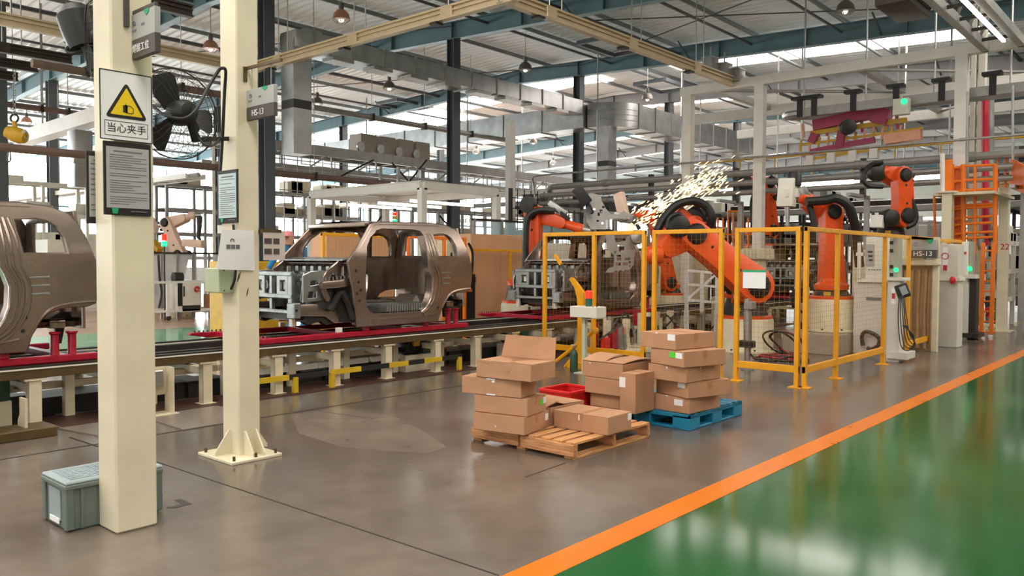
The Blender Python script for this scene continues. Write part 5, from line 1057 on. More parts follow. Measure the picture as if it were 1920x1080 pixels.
# pneumatic pillar behind the paper pocket, cables on the floor
t = thing('pneumatic_column', 'shiny steel tube column with black clamp behind the fence, left of the corner', 'column unit', ax(1402, 677, 11.6))
for y0, y1, r in ((676, 560, .05), (640, 585, .062)): obj('tube', MB().tube([ax(1402, y0, 11.6), ax(1402, y1, 11.6)], r, 14), STEEL, t)
obj('clamp', bX(11.52, 1384, 640, 1411, 651, .12), BLACK, t, bevel=.01); obj('head', bX(11.5, 1394, 566, 1411, 580, .14), STEEL, t, bevel=.01)
obj('foot', MB().lathe((ax(1402, 677, 11.6).x, ax(1402, 677, 11.6).y, 0), [(.1, 0), (.1, .02), (.05, .025), (.05, .08)], 14), STEEL, t)
obj('cable', MB().tube(bez([ax(1407, 664, 11.6), ax(1420, 675, 11.5), ax(1440, 678, 11.5), ax(1470, 672, 11.6), ax(1492, 665, 11.7)], 6), .014, 6), BLACK, t)
cb = thing('cable_bundle', 'tangle of red and black cables on the floor behind the fence corner post', 'cables', ax(1455, 655, 13))
rc = random.Random(5)
for k in range(8):
    c = V((13.2 + rc.uniform(-.2, .2), 5.5 + rc.uniform(-.25, .25), .02 + .03 * rc.random())); P = [c + V((math.cos(a) * (.25 + .1 * rc.random()), math.sin(a) * (.2 + .1 * rc.random()), (.0 if k < 5 else .45 * math.sin(a / 2) ** 2))) for a in [i * .7 for i in range(9)]]
    obj('cable', MB().tube(bez(P, 4), .016, 5), (REDP if k % 3 == 0 else BLACK), cb)

t = thing('pipe_railing', 'orange tubular railing behind the fence between the big robot and the raised robot', 'railing', ad(1385, 470, 24)); D = 24
for k in range(9): px = 1346 + 9.5 * k; obj('upright', MB().tube([ad(px, 490, D), ad(px, 396 if 2 <= k <= 4 else 408, D)], .03, 6), ORG2, t)
for y in (396, 440, 470): obj('rail', MB().tube([ad(1346 if y > 400 else 1365, y, D), ad(1422 if y > 400 else 1384, y, D)], .025, 6), ORG2, t)
for k in (0, 4, 8): p = ad(1346 + 9.5 * k, 490, D); obj('leg', MB().tube([p, V((p.x, p.y, 0))], .03, 6), ORG2, t)
t = thing('white_pipe_frame', 'white tubular frame behind the fence under the big robot arm', 'frame', V((15.6, 8.6, 0))); D = 16.5
P0 = [ad(1288, 507, D), ad(1345, 512, D)]
for p in P0: obj('upright', MB().bb((p.x - .03, p.y - .03, .62), (p.x + .03, p.y + .03, p.z)), WHITEP, t)
for dz in (0, -.28, -.6): obj('rail', MB().bar(P0[0] + Z_ * dz, P0[1] + Z_ * dz, .05), WHITEP, t)
p = P0[0].lerp(P0[1], .5); obj('upright', MB().bb((p.x - .03, p.y - .03, .62), (p.x + .03, p.y + .03, p.z)), WHITEP, t); obj('diagonal', MB().bar(P0[1], P0[0] - Z_ * .6, .04), WHITEP, t)
for q in P0: obj('leg', MB().bb((q.x - .04, q.y - .04, 0), (q.x + .04, q.y + .04, .64)), WHITEP, t)
t = thing('work_table', 'beige bench with a tiled front behind the white paper pocket', 'bench', ad(1412, 500, 19)); D = 19
a = ad(1390, 466, D); b = ad(1438, 486, D); x = a.x
obj('top', MB().bb((x, b.y, b.z), (x + .8, a.y, a.z)), CREAM2, t, bevel=.01); obj('leg_block', MB().bb((x + .1, (a.y + b.y) / 2 - .12, 0), (x + .6, (a.y + b.y) / 2 + .12, b.z)), CREAM2, t, bevel=.01)
for k in range(5): y = b.y + (a.y - b.y) * (k + .5) / 5; obj('front_tile', MB().bb((x - .012, y - .05, b.z + .03), (x, y + .05, a.z - .03)), CREAM2, t)
# ================================================================ ducts
BAND = mat('dark_band', '3a3836', .5, var=.05)
def duct(name, label, a, b, w, h, step, m=GALV, cat='duct'):
    a, b = V(a), V(b); d = b - a; L = d.length; d.normalize(); t = thing(name, label, cat, (a + b) / 2); n = max(1, round(L / step))
    for k in range(n):
        p = a + d * (L * k / n + .012); q = a + d * (L * (k + 1) / n - .012)
        obj('duct_segment', MB().bar(p, q, w, h), m, t)
        obj('flange', MB().bar(a + d * (L * k / n - .025), a + d * (L * k / n + .025), w + .07, h + .07), STEEL, t)
    return t
d1 = duct('air_duct', 'long flat galvanised duct running from the vertical drop to the rounded elbow', (12.9, 18.7, 7.43), (24.9, 18.7, 7.43), .8, .5, 1.25)
for k in range(8): obj('outlet_grille', MB().box((13.8 + 1.4 * k, 18.5, 7.11), (.7, .5, .1)), STEEL, d1)
obj('drop_elbow', MB().bar((12.3, 18.7, 7.43), (12.95, 18.7, 7.43), .8, .5), GALV, d1, bevel=.1)
t = thing('air_duct', 'vertical galvanised duct drop with a dark band, right of the HS-13 sign', 'duct', (12.55, 18.65, 4.43))
for z0, z1, m in ((4.43, 5.62, GALV), (5.62, 5.85, BAND), (5.85, 6.9, GALV)): obj('duct_segment' if m is GALV else 'dark_band', MB().bb((12.27, 18.37, z0), (12.83, 18.93, z1)), m, t)
obj('elbow', MB().prism([(0, 0), (.56, 0), (.56, .3), (.9, .3), (.9, .85), (.35, .85), (.12, .74), (0, .45)], (12.27, 18.65, 6.9), X_, Z_, .58), GALV, t); obj('flange', MB().bb((12.23, 18.33, 6.88), (12.87, 18.97, 6.93)), STEEL, t)
duct('air_duct', 'big galvanised duct running away to the left from the rounded elbow', (25.53, 18.4, 7.15), (25.53, 43, 7.15), .9, .9, 2.1)
duct('air_duct', 'big galvanised duct running right from the rounded elbow behind the white gantry posts', (26.6, 17.35, 7.15), (37.5, 17.35, 7.15), .9, .9, 1.2)
t = thing('duct_elbow', 'large rounded galvanised duct elbow under the roof', 'duct', (25.6, 17.6, 6.7))
po = [(26.6 - 1.4 * math.sin(a), 18.3 - 1.4 * math.cos(a)) for a in [PI / 2 * k / 10 for k in range(11)]]
obj('elbow_body', MB().prism(po + [(26.1, 18.4), (26.2, 18.05), (26.6, 17.8)], (0, 0, 7.15), X_, Y_, .92), GALV, t)
for z in (6.95, 7.15, 7.35): obj('seam', MB().tube([(x, y, z) for x, y in po], .012, 5), STEEL, t)
t = thing('air_duct', 'pale vertical duct drop with dark band under the rounded elbow', 'duct', (25.5, 17.7, 4.4))
for z0, z1, m in ((4.4, 5.2, GALV), (5.2, 5.4, BAND), (5.4, 6.7, GALV)): obj('duct_segment' if m is GALV else 'dark_band', MB().bb((25.3, 17.4, z0), (25.85, 17.95, z1)), m, t)
# ================================================================ hanging rails
def rail(name, label, a, b, m=RAILW, h=.27, step=3.0, rods=True):
    a, b = V(a), V(b); d = (b - a); L = d.length; d.normalize(); s = d.cross(Z_).normalized(); t = thing(name, label, 'rail', (a + b) / 2, 'hanging crane rails')
    for z, w, hh in ((h * .42, .13, h * .16), (-h * .42, .15, h * .16), (h * .08, .11, h * .14)): obj('rail_flange', MB().bar(a + Z_ * z, b + Z_ * z, w, hh), m, t)
    obj('rail_web', MB().bar(a, b, .03, h * .9), m, t); k = step * .5
    while k < L:
        p = a + d * k; obj('splice_plate', MB().bar(p - d * .16, p + d * .16, .16, h * .8), m, t, bevel=.01); obj('clamp', MB().bar(p - d * .45 - Z_ * h * .6, p - d * .25 - Z_ * h * .6, .2, .05), DARK, t)
        if rods: obj('hanger_rod', MB().tube([p + Z_ * h * .5, V((p.x, p.y, roofz(p.y) - .1))], .014, 5), STEEL, t); obj('hanger_rod', MB().tube([p + d * .4 + Z_ * h * .5, V((p.x + d.x * .4, p.y + d.y * .4, roofz(p.y) - .1))], .014, 5), STEEL, t)
        k += step
    return t
rail('crane_rail', 'pale hanging rail crossing from the second cream column up to the top edge', (11.4, 19.2, 6.56), (11.4, 9.9, 6.56))
rail('crane_rail', 'brownish hanging rail running from the top edge down to the white gantry', (11.3, 10.25, 6.58), (21.0, 10.25, 6.58))
rail('crane_rail', 'tan hanging rail between the two cream columns', (-2, 19.0, 6.56), (11.4, 19.0, 6.56))
for i, (px, py, lab) in enumerate(((134, 112, 'dark hanging rail ending right of the others above the hoist'), (70, 128, 'dark hanging rail ending in the middle of three above the hoist'), (33, 145, 'dark hanging rail ending lowest and leftmost above the hoist'))):
    q = az(px, py, 6.5); rail('crane_rail', lab, (q.x - 12, q.y, 6.5), (q.x, q.y, 6.5), CRANEB, .24, 3)
q = az(360, 22, 6.5); rail('crane_rail', 'brown hanging rail at the top edge between the cream columns', (q.x - 10, q.y, 6.5), (q.x, q.y, 6.5), CRANEB, .24, 3)
for i, (x, y0, y1, z, lab) in enumerate(((4.0, 13.5, 30, 8.3, 'added dark brown crane girder at the upper left corner'),)):  # added girder, supplies the dark of the dimly lit roof here
    simple('crane_girder', lab, 'girder', [('girder', MB().bar((x, y0, z), (x, y1, z), .4, .5), CRANEB, .01), ('flange', MB().bar((x, y0, z - .27), (x, y1, z - .27), .55, .05), CRANEB), ('end_plate', MB().bb((x - .3, y0 - .03, z - .35), (x + .3, y0, z + .3)), CRANEB)])  # added girder, stands in for the dark of the dimly lit roof
t = thing('chain_hoist', 'yellow chain hoist hanging at the left picture edge', 'hoist', ad(27, 250, 20.4)); D = 20.4
obj('body', MB().lathe(ad(31, 253, D), [(.02, -.27), (.16, -.24), (.2, -.05), (.2, .1), (.14, .24), (.03, .27)], 14, RIGHT * .9 - UP * .3), HOIST, t); obj('housing', MB().bar(ad(14, 252, D), ad(20, 254, D), .22, .2), DARK, t, bevel=.03); obj('end_cover', MB().lathe(ad(44, 253, D), [(.12, 0), (.14, .04), (.1, .08)], 12, RIGHT), OFFWHITE, t)
obj('hook_ring', MB().tube(arc(ad(27, 222, D), .1, 0, 2 * PI * 11 / 12, RIGHT, UP, 11), .025, 6, closed=True), DARK, t); obj('neck', MB().tube([ad(27, 228, D), ad(28, 240, D)], .06, 8), HOIST, t)
for k in range(22): obj('chain_link', MB().tube(arc(ad(27, 216 - 4.9 * k, D), .035, 0, 2 * PI * 7 / 8, RIGHT if k % 2 else FWD, UP, 7), .01, 4, closed=True), STEEL, t)
obj('load_chain', MB().tube([ad(17, 275, D), ad(14, 300, D), ad(17, 304, D), ad(20, 300, D), ad(19, 275, D)], .02, 5), DARK, t)
# ================================================================ lamps
L0 = None
LP = ((640, 30, 'copper high-bay lamp above the pale diagonal rail'), (395, 86, 'copper high-bay lamp between the cream columns'), (985, 126, 'grey high-bay lamp left of the rounded duct elbow'), (730, 161, 'dark high-bay lamp hanging below the long flat duct'), (1214, 182, 'dark high-bay lamp left of the white gantry post'), (595, 190, 'small dark high-bay lamp right of the vertical duct'), (893, 284, 'tiny pinkish high-bay lamp right of the dark column behind the cab'), (1585, 14, 'high-bay lamp at the top edge above the bright roof strip'), (1000, 265, 'tiny pale high-bay lamp below the duct elbow'), (50, 226, 'small coppery high-bay lamp beside the hanging hoist'), (277, 132, 'coppery high-bay lamp peeking out right of the warning sign'), (1037, 305, 'tiny dark high-bay lamp left of the drop under the elbow'))
for i, (px, py, lab) in enumerate(LP):
    D = 6.55 * FOC / (487 - py); c = ad(px, py, D)
    if L0 is None:
        t = thing('high_bay_lamp', lab, 'lamp', c, 'high-bay lamps under the roof')
        obj('shade', MB().lathe(c, [(.24, -.1), (.235, -.08), (.2, .06), (.12, .15), (.07, .17)], 18), LAMPC, t); obj('bulb', MB().lathe(c, [(.02, -.17), (.07, -.14), (.08, -.06), (.04, 0)], 12), BULB_SHINE, t)
        obj('neck', MB().lathe(c, [(.06, .17), (.07, .2), (.07, .34), (.03, .37)], 12), LAMPG, t); obj('stem', MB().cyl(c + Z_ * .37, c + Z_ * 1.15, .012, n=5), STEEL, t)
        g = MB()
        for k in range(8): a = PI / 4 * k; g.tube([c + V((.23 * math.cos(a), .23 * math.sin(a), -.1)), c + V((.1 * math.cos(a), .1 * math.sin(a), -.2))], .008, 4)
        obj('guard', g, STEEL, t, kind='stuff'); L0 = t
    else:
        t = dup(L0, c, label=lab)
        if lab.split()[0] in ('grey', 'dark', 'tiny', 'small', 'high-bay') and 'copper' not in lab:
            for ch in t.children:
                if ch.name.startswith('shade'): ch.data = ch.data.copy(); ch.data.materials[0] = LAMPG
# ================================================================ gantry over the robot line
GX = 21.0
t = thing('gantry_frame', 'pale grey portal frame with tall posts over the robot line', 'frame', (GX, 6, 0))
for y, zb in ((11.66, 0), (9.5, 0), (4.62, 0), (-1.5, 0), (18.5, 0)):
    obj('post', MB().bb((GX - .12, y - .13, zb), (GX + .12, y + .13, 6.4)), WHITEP, t, bevel=.006)
for x, z, h in ((GX, 6.52, .24), (GX + 4, 6.45, .3), (GX + 8, 6.45, .3)): obj('beam', MB().bb((x - .1, -6, z - h / 2), (x + .1, 11.9 if x == GX else 14, z + h / 2)), WHITEP, t, bevel=.004)
for y in (11.0, 7.0, 3.2, -.5): obj('tie_beam', MB().bb((GX, y - .08, 6.45), (GX + 8, y + .08, 6.62)), PIPE, t)
for y0, y1 in ((11, 7), (7, 3.2), (3.2, -.5)): obj('brace', MB().tube([(GX + .3, y0, 6.5), (GX + 3.9, y1, 6.5)], .04, 6), PIPE, t); obj('brace', MB().tube([(GX + 4.2, y1, 6.5), (GX + 7.9, y0, 6.5)], .04, 6), PIPE, t)
for k, (px, py) in enumerate(((1332, 122), (1358, 133), (1382, 143))):
    q = ax(px, py, 20.2 + .4 * k); simple('rail_box', ('left', 'middle', 'right')[k] + ' of three small grey boxes on the end of the hanging rail', 'box', [('housing', MB().box(q, (.4, .3, .34)), PIPE, .02), ('lid', MB().box(q + Z_ * .18, (.42, .32, .03)), STEEL), ('stem', MB().cyl(q + Z_ * .19, q + Z_ * .5, .02, n=6), STEEL)], 'boxes on the hanging rail')
# rear posts behind the ladder
for px0, px1, lab in ((1816, 1826, 'slim grey column left of a pair behind the ladder cage'), (1830, 1844, 'slim grey column right of a pair behind the ladder cage')):
    a = ax(px0, 300, 23.25); b = ax(px1, 300, 23.25); prop(obj('slim_column', MB().bb((23.25, b.y, 0), (23.45, a.y, 9.0)), OFFWHITE, None, bevel=.01), lab, 'column')
# overhead carrier track with black trolleys
t = thing('carrier_track', 'overhead carrier track with black trolleys and a hairpin end', 'track', (21.5, 6, 6.0)); xt = 21.4
zt_ = ax(1560, 205, xt).z; ye = ax(1500, 212, xt).y
for dx in (0, .55): obj('track_rail', MB().bar((xt + dx, ye, zt_), (xt + dx, -8, zt_), .12, .22), PIPE, t)
obj('hairpin', MB().tube([(xt + .275 + .275 * math.cos(a), ye + .5 * math.sin(a), zt_) for a in [PI * k / 10 for k in range(11)]], .1, 8), STEEL, t)
for px in (1475, 1527, 1600, 1680, 1765, 1860):
    q = ax(px, 190, xt); y = min(q.y, ye); tr = obj('trolley', MB().bb((xt - .1, y - .09, zt_ - .12), (xt - .04, y + .05, zt_ + .42)), BLACK, t); obj('trolley_arm', MB().bb((xt - .14, y - .2, zt_ + .34), (xt + .1, y + .2, zt_ + .42)), BLACK, tr)
for k in range(8): y = ye - 1.6 * k; obj('hanger', MB().tube([(xt + .27, y, zt_ + .1), (xt + .27, y, 8.8)], .025, 5), STEEL, t)
# hanging carrier with magenta beams and yellow rods
t = thing('hanging_carrier', 'magenta and yellow hanging carrier below the overhead track', 'carrier', (22.2, 7, 4.6)); xc = 22.0
def B(p, q, w, m, nm): obj(nm, MB().bar(ax(*p, xc), ax(*q, xc), w), m, t)
B((1527, 236), (1655, 208), .28, PINKP, 'main_beam'); B((1640, 215), (1668, 222), .4, PINKP, 'end_drum'); B((1520, 250), (1700, 225), .12, HOIST, 'yellow_rod'); B((1530, 222), (1676, 196), .1, HOIST, 'yellow_rod'); B((1522, 268), (1530, 250), .2, PINKP, 'side_arm'); B((1575, 275), (1580, 245), .2, PINKP, 'side_arm'); B((1520, 285), (1640, 262), .14, PINKP, 'lower_beam')
obj('hub', MB().lathe(ax(1590, 238, xc - .3), [(.1, -.1), (.2, -.08), (.2, .08), (.1, .1)], 12, -FWD), BLACK, t)
for k in range(12): B((1500 + 17 * k, 284 - 2.5 * k), (1503 + 17 * k, 262 - 2.5 * k), .05, (HOIST, LAMPC)[k % 2], 'lower_rod')
B((1510, 300), (1720, 268), .07, HOIST, 'yellow_rod'); B((1500, 272), (1730, 240), .06, HOIST, 'yellow_rod'); B((1660, 262), (1728, 252), .25, LAMPC, 'side_box')
for k in range(9): B((1505 + 22 * k, 232 - 2.2 * k), (1507 + 22 * k, 258 - 2 * k), .06, (LAMPC, HOIST, PINKP)[k % 3], 'tie_rod')
for k in range(4): B((1520 + 40 * k, 292 - 5 * k), (1519 + 40 * k, 312 - 5 * k), .2, WHITEP, 'foot')
xc = 20.9; q0 = ax(1674, 186, xc); q1 = ax(1703, 213, xc)
tb = thing('tag_box', 'pale grey box with a green lamp hanging from the carrier track', 'box', q1); obj('housing', MB().bb((xc, q1.y, q1.z), (xc + .2, q0.y, q0.z)), OFFWHITE, tb, bevel=.01); obj('green_lamp', MB().lathe(ax(1695, 190, xc - .01), [(.07, 0), (.05, .03)], 10, -X_), LITG, tb); obj('hanger', MB().cyl((xc + .1, (q0.y + q1.y) / 2, q0.z), (xc + .1, (q0.y + q1.y) / 2, zt_ + .1), .02, n=5), STEEL, tb)
# yellow access walkway
t = thing('access_walkway', 'yellow railed walkway behind the hanging carrier', 'walkway', (25.5, 7, 4.0))
obj('deck', MB().bb((25, -4, 3.9), (26.2, 13.5, 3.98)), PIPE, t)
for z in (4.45, 4.95): obj('handrail', MB().tube([(25, -4, z), (25, 13.5, z)], .025, 6), HOIST, t)
for k in range(15): y = -3.6 + 1.2 * k; obj('baluster', MB().tube([(25, y, 3.98), (25, y, 4.95)], .022, 6), HOIST, t)
# ================================================================ pipe bundle across the cell
PZ = ((20.6, 4.42, .03, STEEL, 'thin bright upper pipe of the bundle crossing above the robots', 17), (21.5, 4.12, .1, PIPE, 'thick upper grey pipe of the bundle crossing above the robots', 17), (21.5, 3.84, .085, PIPE, 'second thick grey pipe of the bundle crossing above the robots', 17.5), (21.5, 3.58, .07, PIPE, 'lowest grey pipe of the bundle crossing above the robots', 18.0))
for x, z, r, m, lab, y1 in PZ:
    t = thing('service_pipe', lab, 'pipe', (x, 6, z), 'service pipes above the robots'); obj('pipe', MB().tube([(x, -8, z), (x, y1, z)], r, 10), m, t)
    for k in range(9): y = -6 + 2.6 * k; obj('coupling', MB().cyl((x, y, z), (x, y + .16, z), r * 1.25, n=10), m, t)
    obj('end_bend', MB().tube(bez([(x, y1, z), (x + .1, y1 + .25, z - .05), (x + .3, y1 + .35, z - .3), (x + .4, y1 + .35, z - 1.2)], 4), r, 8), m, t)
t = thing('pipe_support', 'dark pipe stands carrying the service pipes', 'support', (21.6, 6, 0))
for y in (16, 13.3, 10.5, 7.0, 3.5, 0): obj('stand', MB().bb((21.6, y - .06, 3.3), (21.75, y + .06, 4.3)), DARK, t); obj('arm', MB().bb((20.6, y - .05, 3.28), (21.9, y + .05, 3.36)), PIPE, t); obj('leg', MB().bb((21.95, y - .06, 0), (22.07, y + .06, 3.36)), PIPE, t)
def tubeL(px0, py0, px1, py1, X, lab, w=.14, h=.2):
    a = ax(px0, py0, X); b = ax(px1, py1, X); t = thing('tube_light', lab, 'light', (a + b) / 2, 'white tube lights'); obj('tube', MB().bar(a, b, w, h), TUBE, t); obj('housing', MB().bar(a + Z_ * h * .6, b + Z_ * h * .6, w * 1.5, .05), OFFWHITE, t)
    for s in (.15, .85): q = a.lerp(b, s); obj('hanger', MB().cyl(q + Z_ * h * .6, q + Z_ * .9, .012, n=5), STEEL, t)
tubeL(1503, 348, 1622, 338, 23.5, 'long white tube light left of the tall right robot'); tubeL(1702, 336, 1768, 331, 23.5, 'short white tube light right of the tall right robot')
tubeL(1350, 360, 1400, 352, 24, 'white tube light behind the flying sparks', .12, .14); tubeL(1180, 372, 1330, 363, 27, 'faint white tube light behind the spark shower', .12, .12)
# ================================================================ background machines behind the line
def cab(name, label, cat, x0, y0, x1, y1, z1, m, parts=True, z0=0.0):
    t = thing(name, label, cat, ((x0 + x1) / 2, (y0 + y1) / 2, z0)); obj('body', MB().bb((x0, y0, z0), (x1, y1, z1)), m, t, bevel=.012)
    if parts:
        obj('door_panel', MB().bb((x0 + .05, y0 - .012, z0 + .1), (x1 - .05, y0, z1 - .06)), m, t, bevel=.004); obj('handle', MB().bb((x0 + .1, y0 - .04, (z0 + z1) / 2), (x0 + .13, y0 - .012, (z0 + z1) / 2 + .14)), DARK, t); obj('plinth', MB().bb((x0 + .02, y0 + .02, z0), (x1 - .02, y1 - .02, z0 + .06)), DARK, t)
    return t
cab('screen_wall', 'big tan screen box right of the middle truck cab, behind the line', 'cabinet', 13.3, 12.9, 15.6, 14.3, 2.25, TAN)
cab('screen_wall', 'tan screen seen through the windscreen opening of the middle cab', 'cabinet', 9.4, 13.0, 11.15, 13.5, 2.15, TAN)
t = cab('control_cabinet', 'black cabinet with a small warning triangle behind the middle cab', 'cabinet', 11.55, 11.55, 12.05, 12.0, 1.36, BLACK)
q = V((11.85, 11.53, 1.05)); obj('warning_triangle', MB().prism([(-.08, -.05), (.08, -.05), (0, .1)], q, X_, Z_, .01), ORG2, t)
cab('controller_unit', 'grey vented unit hanging right of the middle cab rear', 'unit', 11.75, 12.1, 12.3, 12.4, 2.05, CREAM2, z0=1.2)
for k in range(5): prop(obj('vent_slat', MB().bb((11.85, 12.08, 1.35 + .1 * k), (12.2, 12.1, 1.40 + .1 * k)), DARK, bpy.data.objects['controller_unit']))
obj('cable_hose', MB().tube(bez([(12.3, 12.0, 2.0), (12.42, 12.0, 1.8), (12.4, 12.0, 1.4), (12.32, 12.0, 1.2)], 5), .03, 6), BLACK, bpy.data.objects['controller_unit'])
obj('stand', MB().bb((11.95, 12.2, 0), (12.1, 12.35, 1.2)), CREAM2, bpy.data.objects['controller_unit'])
# canopy frame
t = thing('canopy_frame', 'white canopy frame behind the middle truck cab', 'canopy', (16.5, 18, 0))
for x, y in ((15, 16.4), (18, 16.4), (15, 21.5), (18, 21.5)): obj('post', MB().bb((x - .1, y - .1, 0), (x + .1, y + .1, 3.6)), WHITEP, t, bevel=.006)
for a, b in (((15, 16.4), (18, 16.4)), ((15, 16.4), (15, 21.5)), ((15, 21.5), (18, 21.5)), ((18, 16.4), (18, 21.5))): obj('beam', MB().bar((*a, 3.65), (*b, 3.65), .2, .22), WHITEP, t, bevel=.004)
obj('roof_sheet', MB().bb((14.95, 16.4, 3.77), (18.05, 21.5, 3.8)), OFFWHITE, t)
for k in range(3): obj('tube_light', MB().bar((15.3, 17.2 + 1.4 * k, 3.3), (17.8, 17.2 + 1.4 * k, 3.3), .08, .08), TUBE, t)
t = thing('blue_screen', 'pale blue transparent screens right of the canopy post', 'screen', (17.8, 15, 0))
for k in range(4): obj('panel', MB().bb((15.6 + 1.1 * k, 15.0, .3), (16.65 + 1.1 * k, 15.03, 2.7)), GLASSB, t); obj('post', MB().bb((15.55 + 1.1 * k, 14.97, 0), (15.62 + 1.1 * k, 15.06, 2.75)), PIPE, t)
obj('top_rail', MB().bar((15.5, 15.01, 2.73), (20, 15.01, 2.73), .06, .06), DARK, t)
BOXT = mat('box_taupe', '9c8e82', .5, var=.05)
# elevated conveyor with boxes
t = thing('high_conveyor', 'long grey elevated conveyor crossing above the middle truck', 'conveyor', (23, 24, 5.2))
for y in (23.6, 24.6): obj('side_beam', MB().bar((13, y, 5.4), (36, y, 5.4), .12, .34), PIPE, t); obj('lower_beam', MB().bar((13, y, 4.75), (36, y, 4.75), .1, .14), PIPE, t)
for k in range(24): x = 13.3 + k; obj('lattice', MB().bar((x, 23.6, 4.75), (x + .9, 23.6, 5.3) if k % 2 else (x, 23.6, 5.3), .05), PIPE, t); obj('cross_bar', MB().bar((x, 23.6, 5.3), (x, 24.6, 5.3), .08), PIPE, t)
for x in (15, 22, 29, 35): obj('leg', MB().bb((x - .1, 24.0, 0), (x + .1, 24.2, 5.3)), PIPE, t)
for k, px in enumerate((680, 716, 750, 782)):
    q = ay(px, 292, 24.0); cab('drive_box', ('first', 'second', 'third', 'fourth')[k] + ' from the left of four grey boxes on the elevated conveyor', 'box', q.x - .3, 23.7, q.x + .42, 24.4, 6.25, BOXT, False, 5.57)
    d = [o for o in bpy.data.objects if o.name.startswith('drive_box')][-1]
    obj('side_wheel', MB().lathe((q.x - .36, 23.66, 5.75), [(.08, -.04), (.17, -.04), (.17, .04), (.08, .04)], 14, Y_), STEEL, d)
# brown pipes at left
def apipe(px0, py0, px1, py1, Y, r, m, lab, nm='brown_pipe'):
    a = ay(px0, py0, Y); b = ay(px1, py1, Y); z = (a.z + b.z) / 2; t = thing(nm, lab, 'pipe', ((a.x + b.x) / 2, Y, z)); obj('pipe', MB().tube([(a.x, Y, z), (b.x, Y, z)], r, 10), m, t)
    for k in range(1, 4): x = a.x + (b.x - a.x) * k / 4; obj('clip', MB().bb((x - .04, Y - r * 1.3, z - r * 1.3), (x + .04, Y + r * 1.3, z + r * 1.3)), DARK, t); obj('hanger', MB().cyl((x, Y, z + r), (x, Y, roofz(Y) - .1), .012, n=5), STEEL, t)
apipe(-40, 270, 730, 346, 21.0, .1, BROWNPIPE, 'long brown pipe crossing at the height of the framed page'); apipe(60, 126, 418, 172, 20.5, .1, BROWNPIPE, 'brown pipe crossing behind the fan cage'); apipe(-30, 192, 175, 215, 27, .09, BROWNPIPE, 'thin brown pipe behind the hanging hoist'); apipe(585, 200, 960, 266, 22.5, .1, PIPE, 'dark grey pipe sloping under the long flat duct', 'grey_pipe')
t = thing('white_duct', 'pale white duct crossing behind the hanging hoist', 'duct', (9, 30, 6)); obj('duct', MB().bar(ax(40, 262, 9.5), ax(255, 196, 9.5), .45, .4), WHITEP, t); obj('drop', MB().bar(ax(150, 245, 9.5), ax(150, 352, 9.5), .6, .5), GALV, t, bevel=.05); [obj('hanger_rod', MB().cyl(q_, V((q_.x, q_.y, roofz(q_.y) - .05)), .03, n=5), STEEL, t) for q_ in (ax(80, 250, 9.5), ax(200, 214, 9.5))]; obj('collar', MB().bar(ax(150, 300, 9.5), ax(150, 308, 9.5), .7, .6), STEEL, t)
# far racks, pipes and screens: built as frames with shelves
def rack(lab, x0, y0, x1, z1, n, lev, m=PIPE, dep=.8, fill=True, grp='distant racks'):
    t = thing('storage_rack', lab, 'rack', ((x0 + x1) / 2, y0, 0), grp); rr = random.Random(lab)
    for k in range(n + 1):
        x = x0 + (x1 - x0) * k / n
        for y in (y0, y0 + dep): obj('upright', MB().bb((x - .05, y - .05, 0), (x + .05, y + .05, z1)), m, t)
    for j in range(lev):
        z = z1 * (j + 1) / lev - .05; obj('shelf_beam', MB().bar((x0, y0, z), (x1, y0, z), .07, .12), m, t); obj('shelf_beam', MB().bar((x0, y0 + dep, z), (x1, y0 + dep, z), .07, .12), m, t)
        obj('shelf', MB().bb((x0, y0, z + .04), (x1, y0 + dep, z + .06)), m, t)
    g = MB()
    for k in range(int((x1 - x0) * 4)):
        x = x0 + (x1 - x0) * rr.random(); j = rr.randrange(lev); z = z1 * (j + 1) / lev; h = rr.uniform(.15, .5); w = rr.uniform(.15, .5); g.bb((x - w, y0 + .1, z), (x + w, y0 + dep - .1, z + h))
    if fill: obj('stored_parts', g, rr.choice((CREAM2, STEEL, DARK, OFFWHITE)), t, kind='stuff')
rack('pale rack left of the framed page, behind the left truck', 6, 30, 13, 4.2, 5, 4, OFFWHITE); rack('pale rack behind the windscreen of the middle truck', 13.5, 28, 22, 4.3, 6, 5, PIPE); rack('grey rack behind the canopy frame', 19, 22.8, 27, 3.6, 6, 4, PIPE)
rack('grey rack behind the orange robot at the left of the cell', 22, 18.5, 30, 3.6, 6, 4, PIPE); rack('dark rack behind the big leaning robot', 25, 13.5, 31, 3.3, 5, 4, DARK); rack('purple grey rack behind the robot on the plinth', 27, 8.0, 36, 2.8, 6, 4, mat('purple_grey', '8a7f92', .5, var=.08)); rack('dark rack behind the orange ladder', 30, 4.5, 40, 3.4, 6, 4, DARK); rack('pale rack far behind the control cabinets', 24, 4.2, 28.5, 2.2, 4, 3, OFFWHITE)
rack('far dark rack under the yellow walkway', 28, 11, 38, 3.9, 6, 3, DARK)
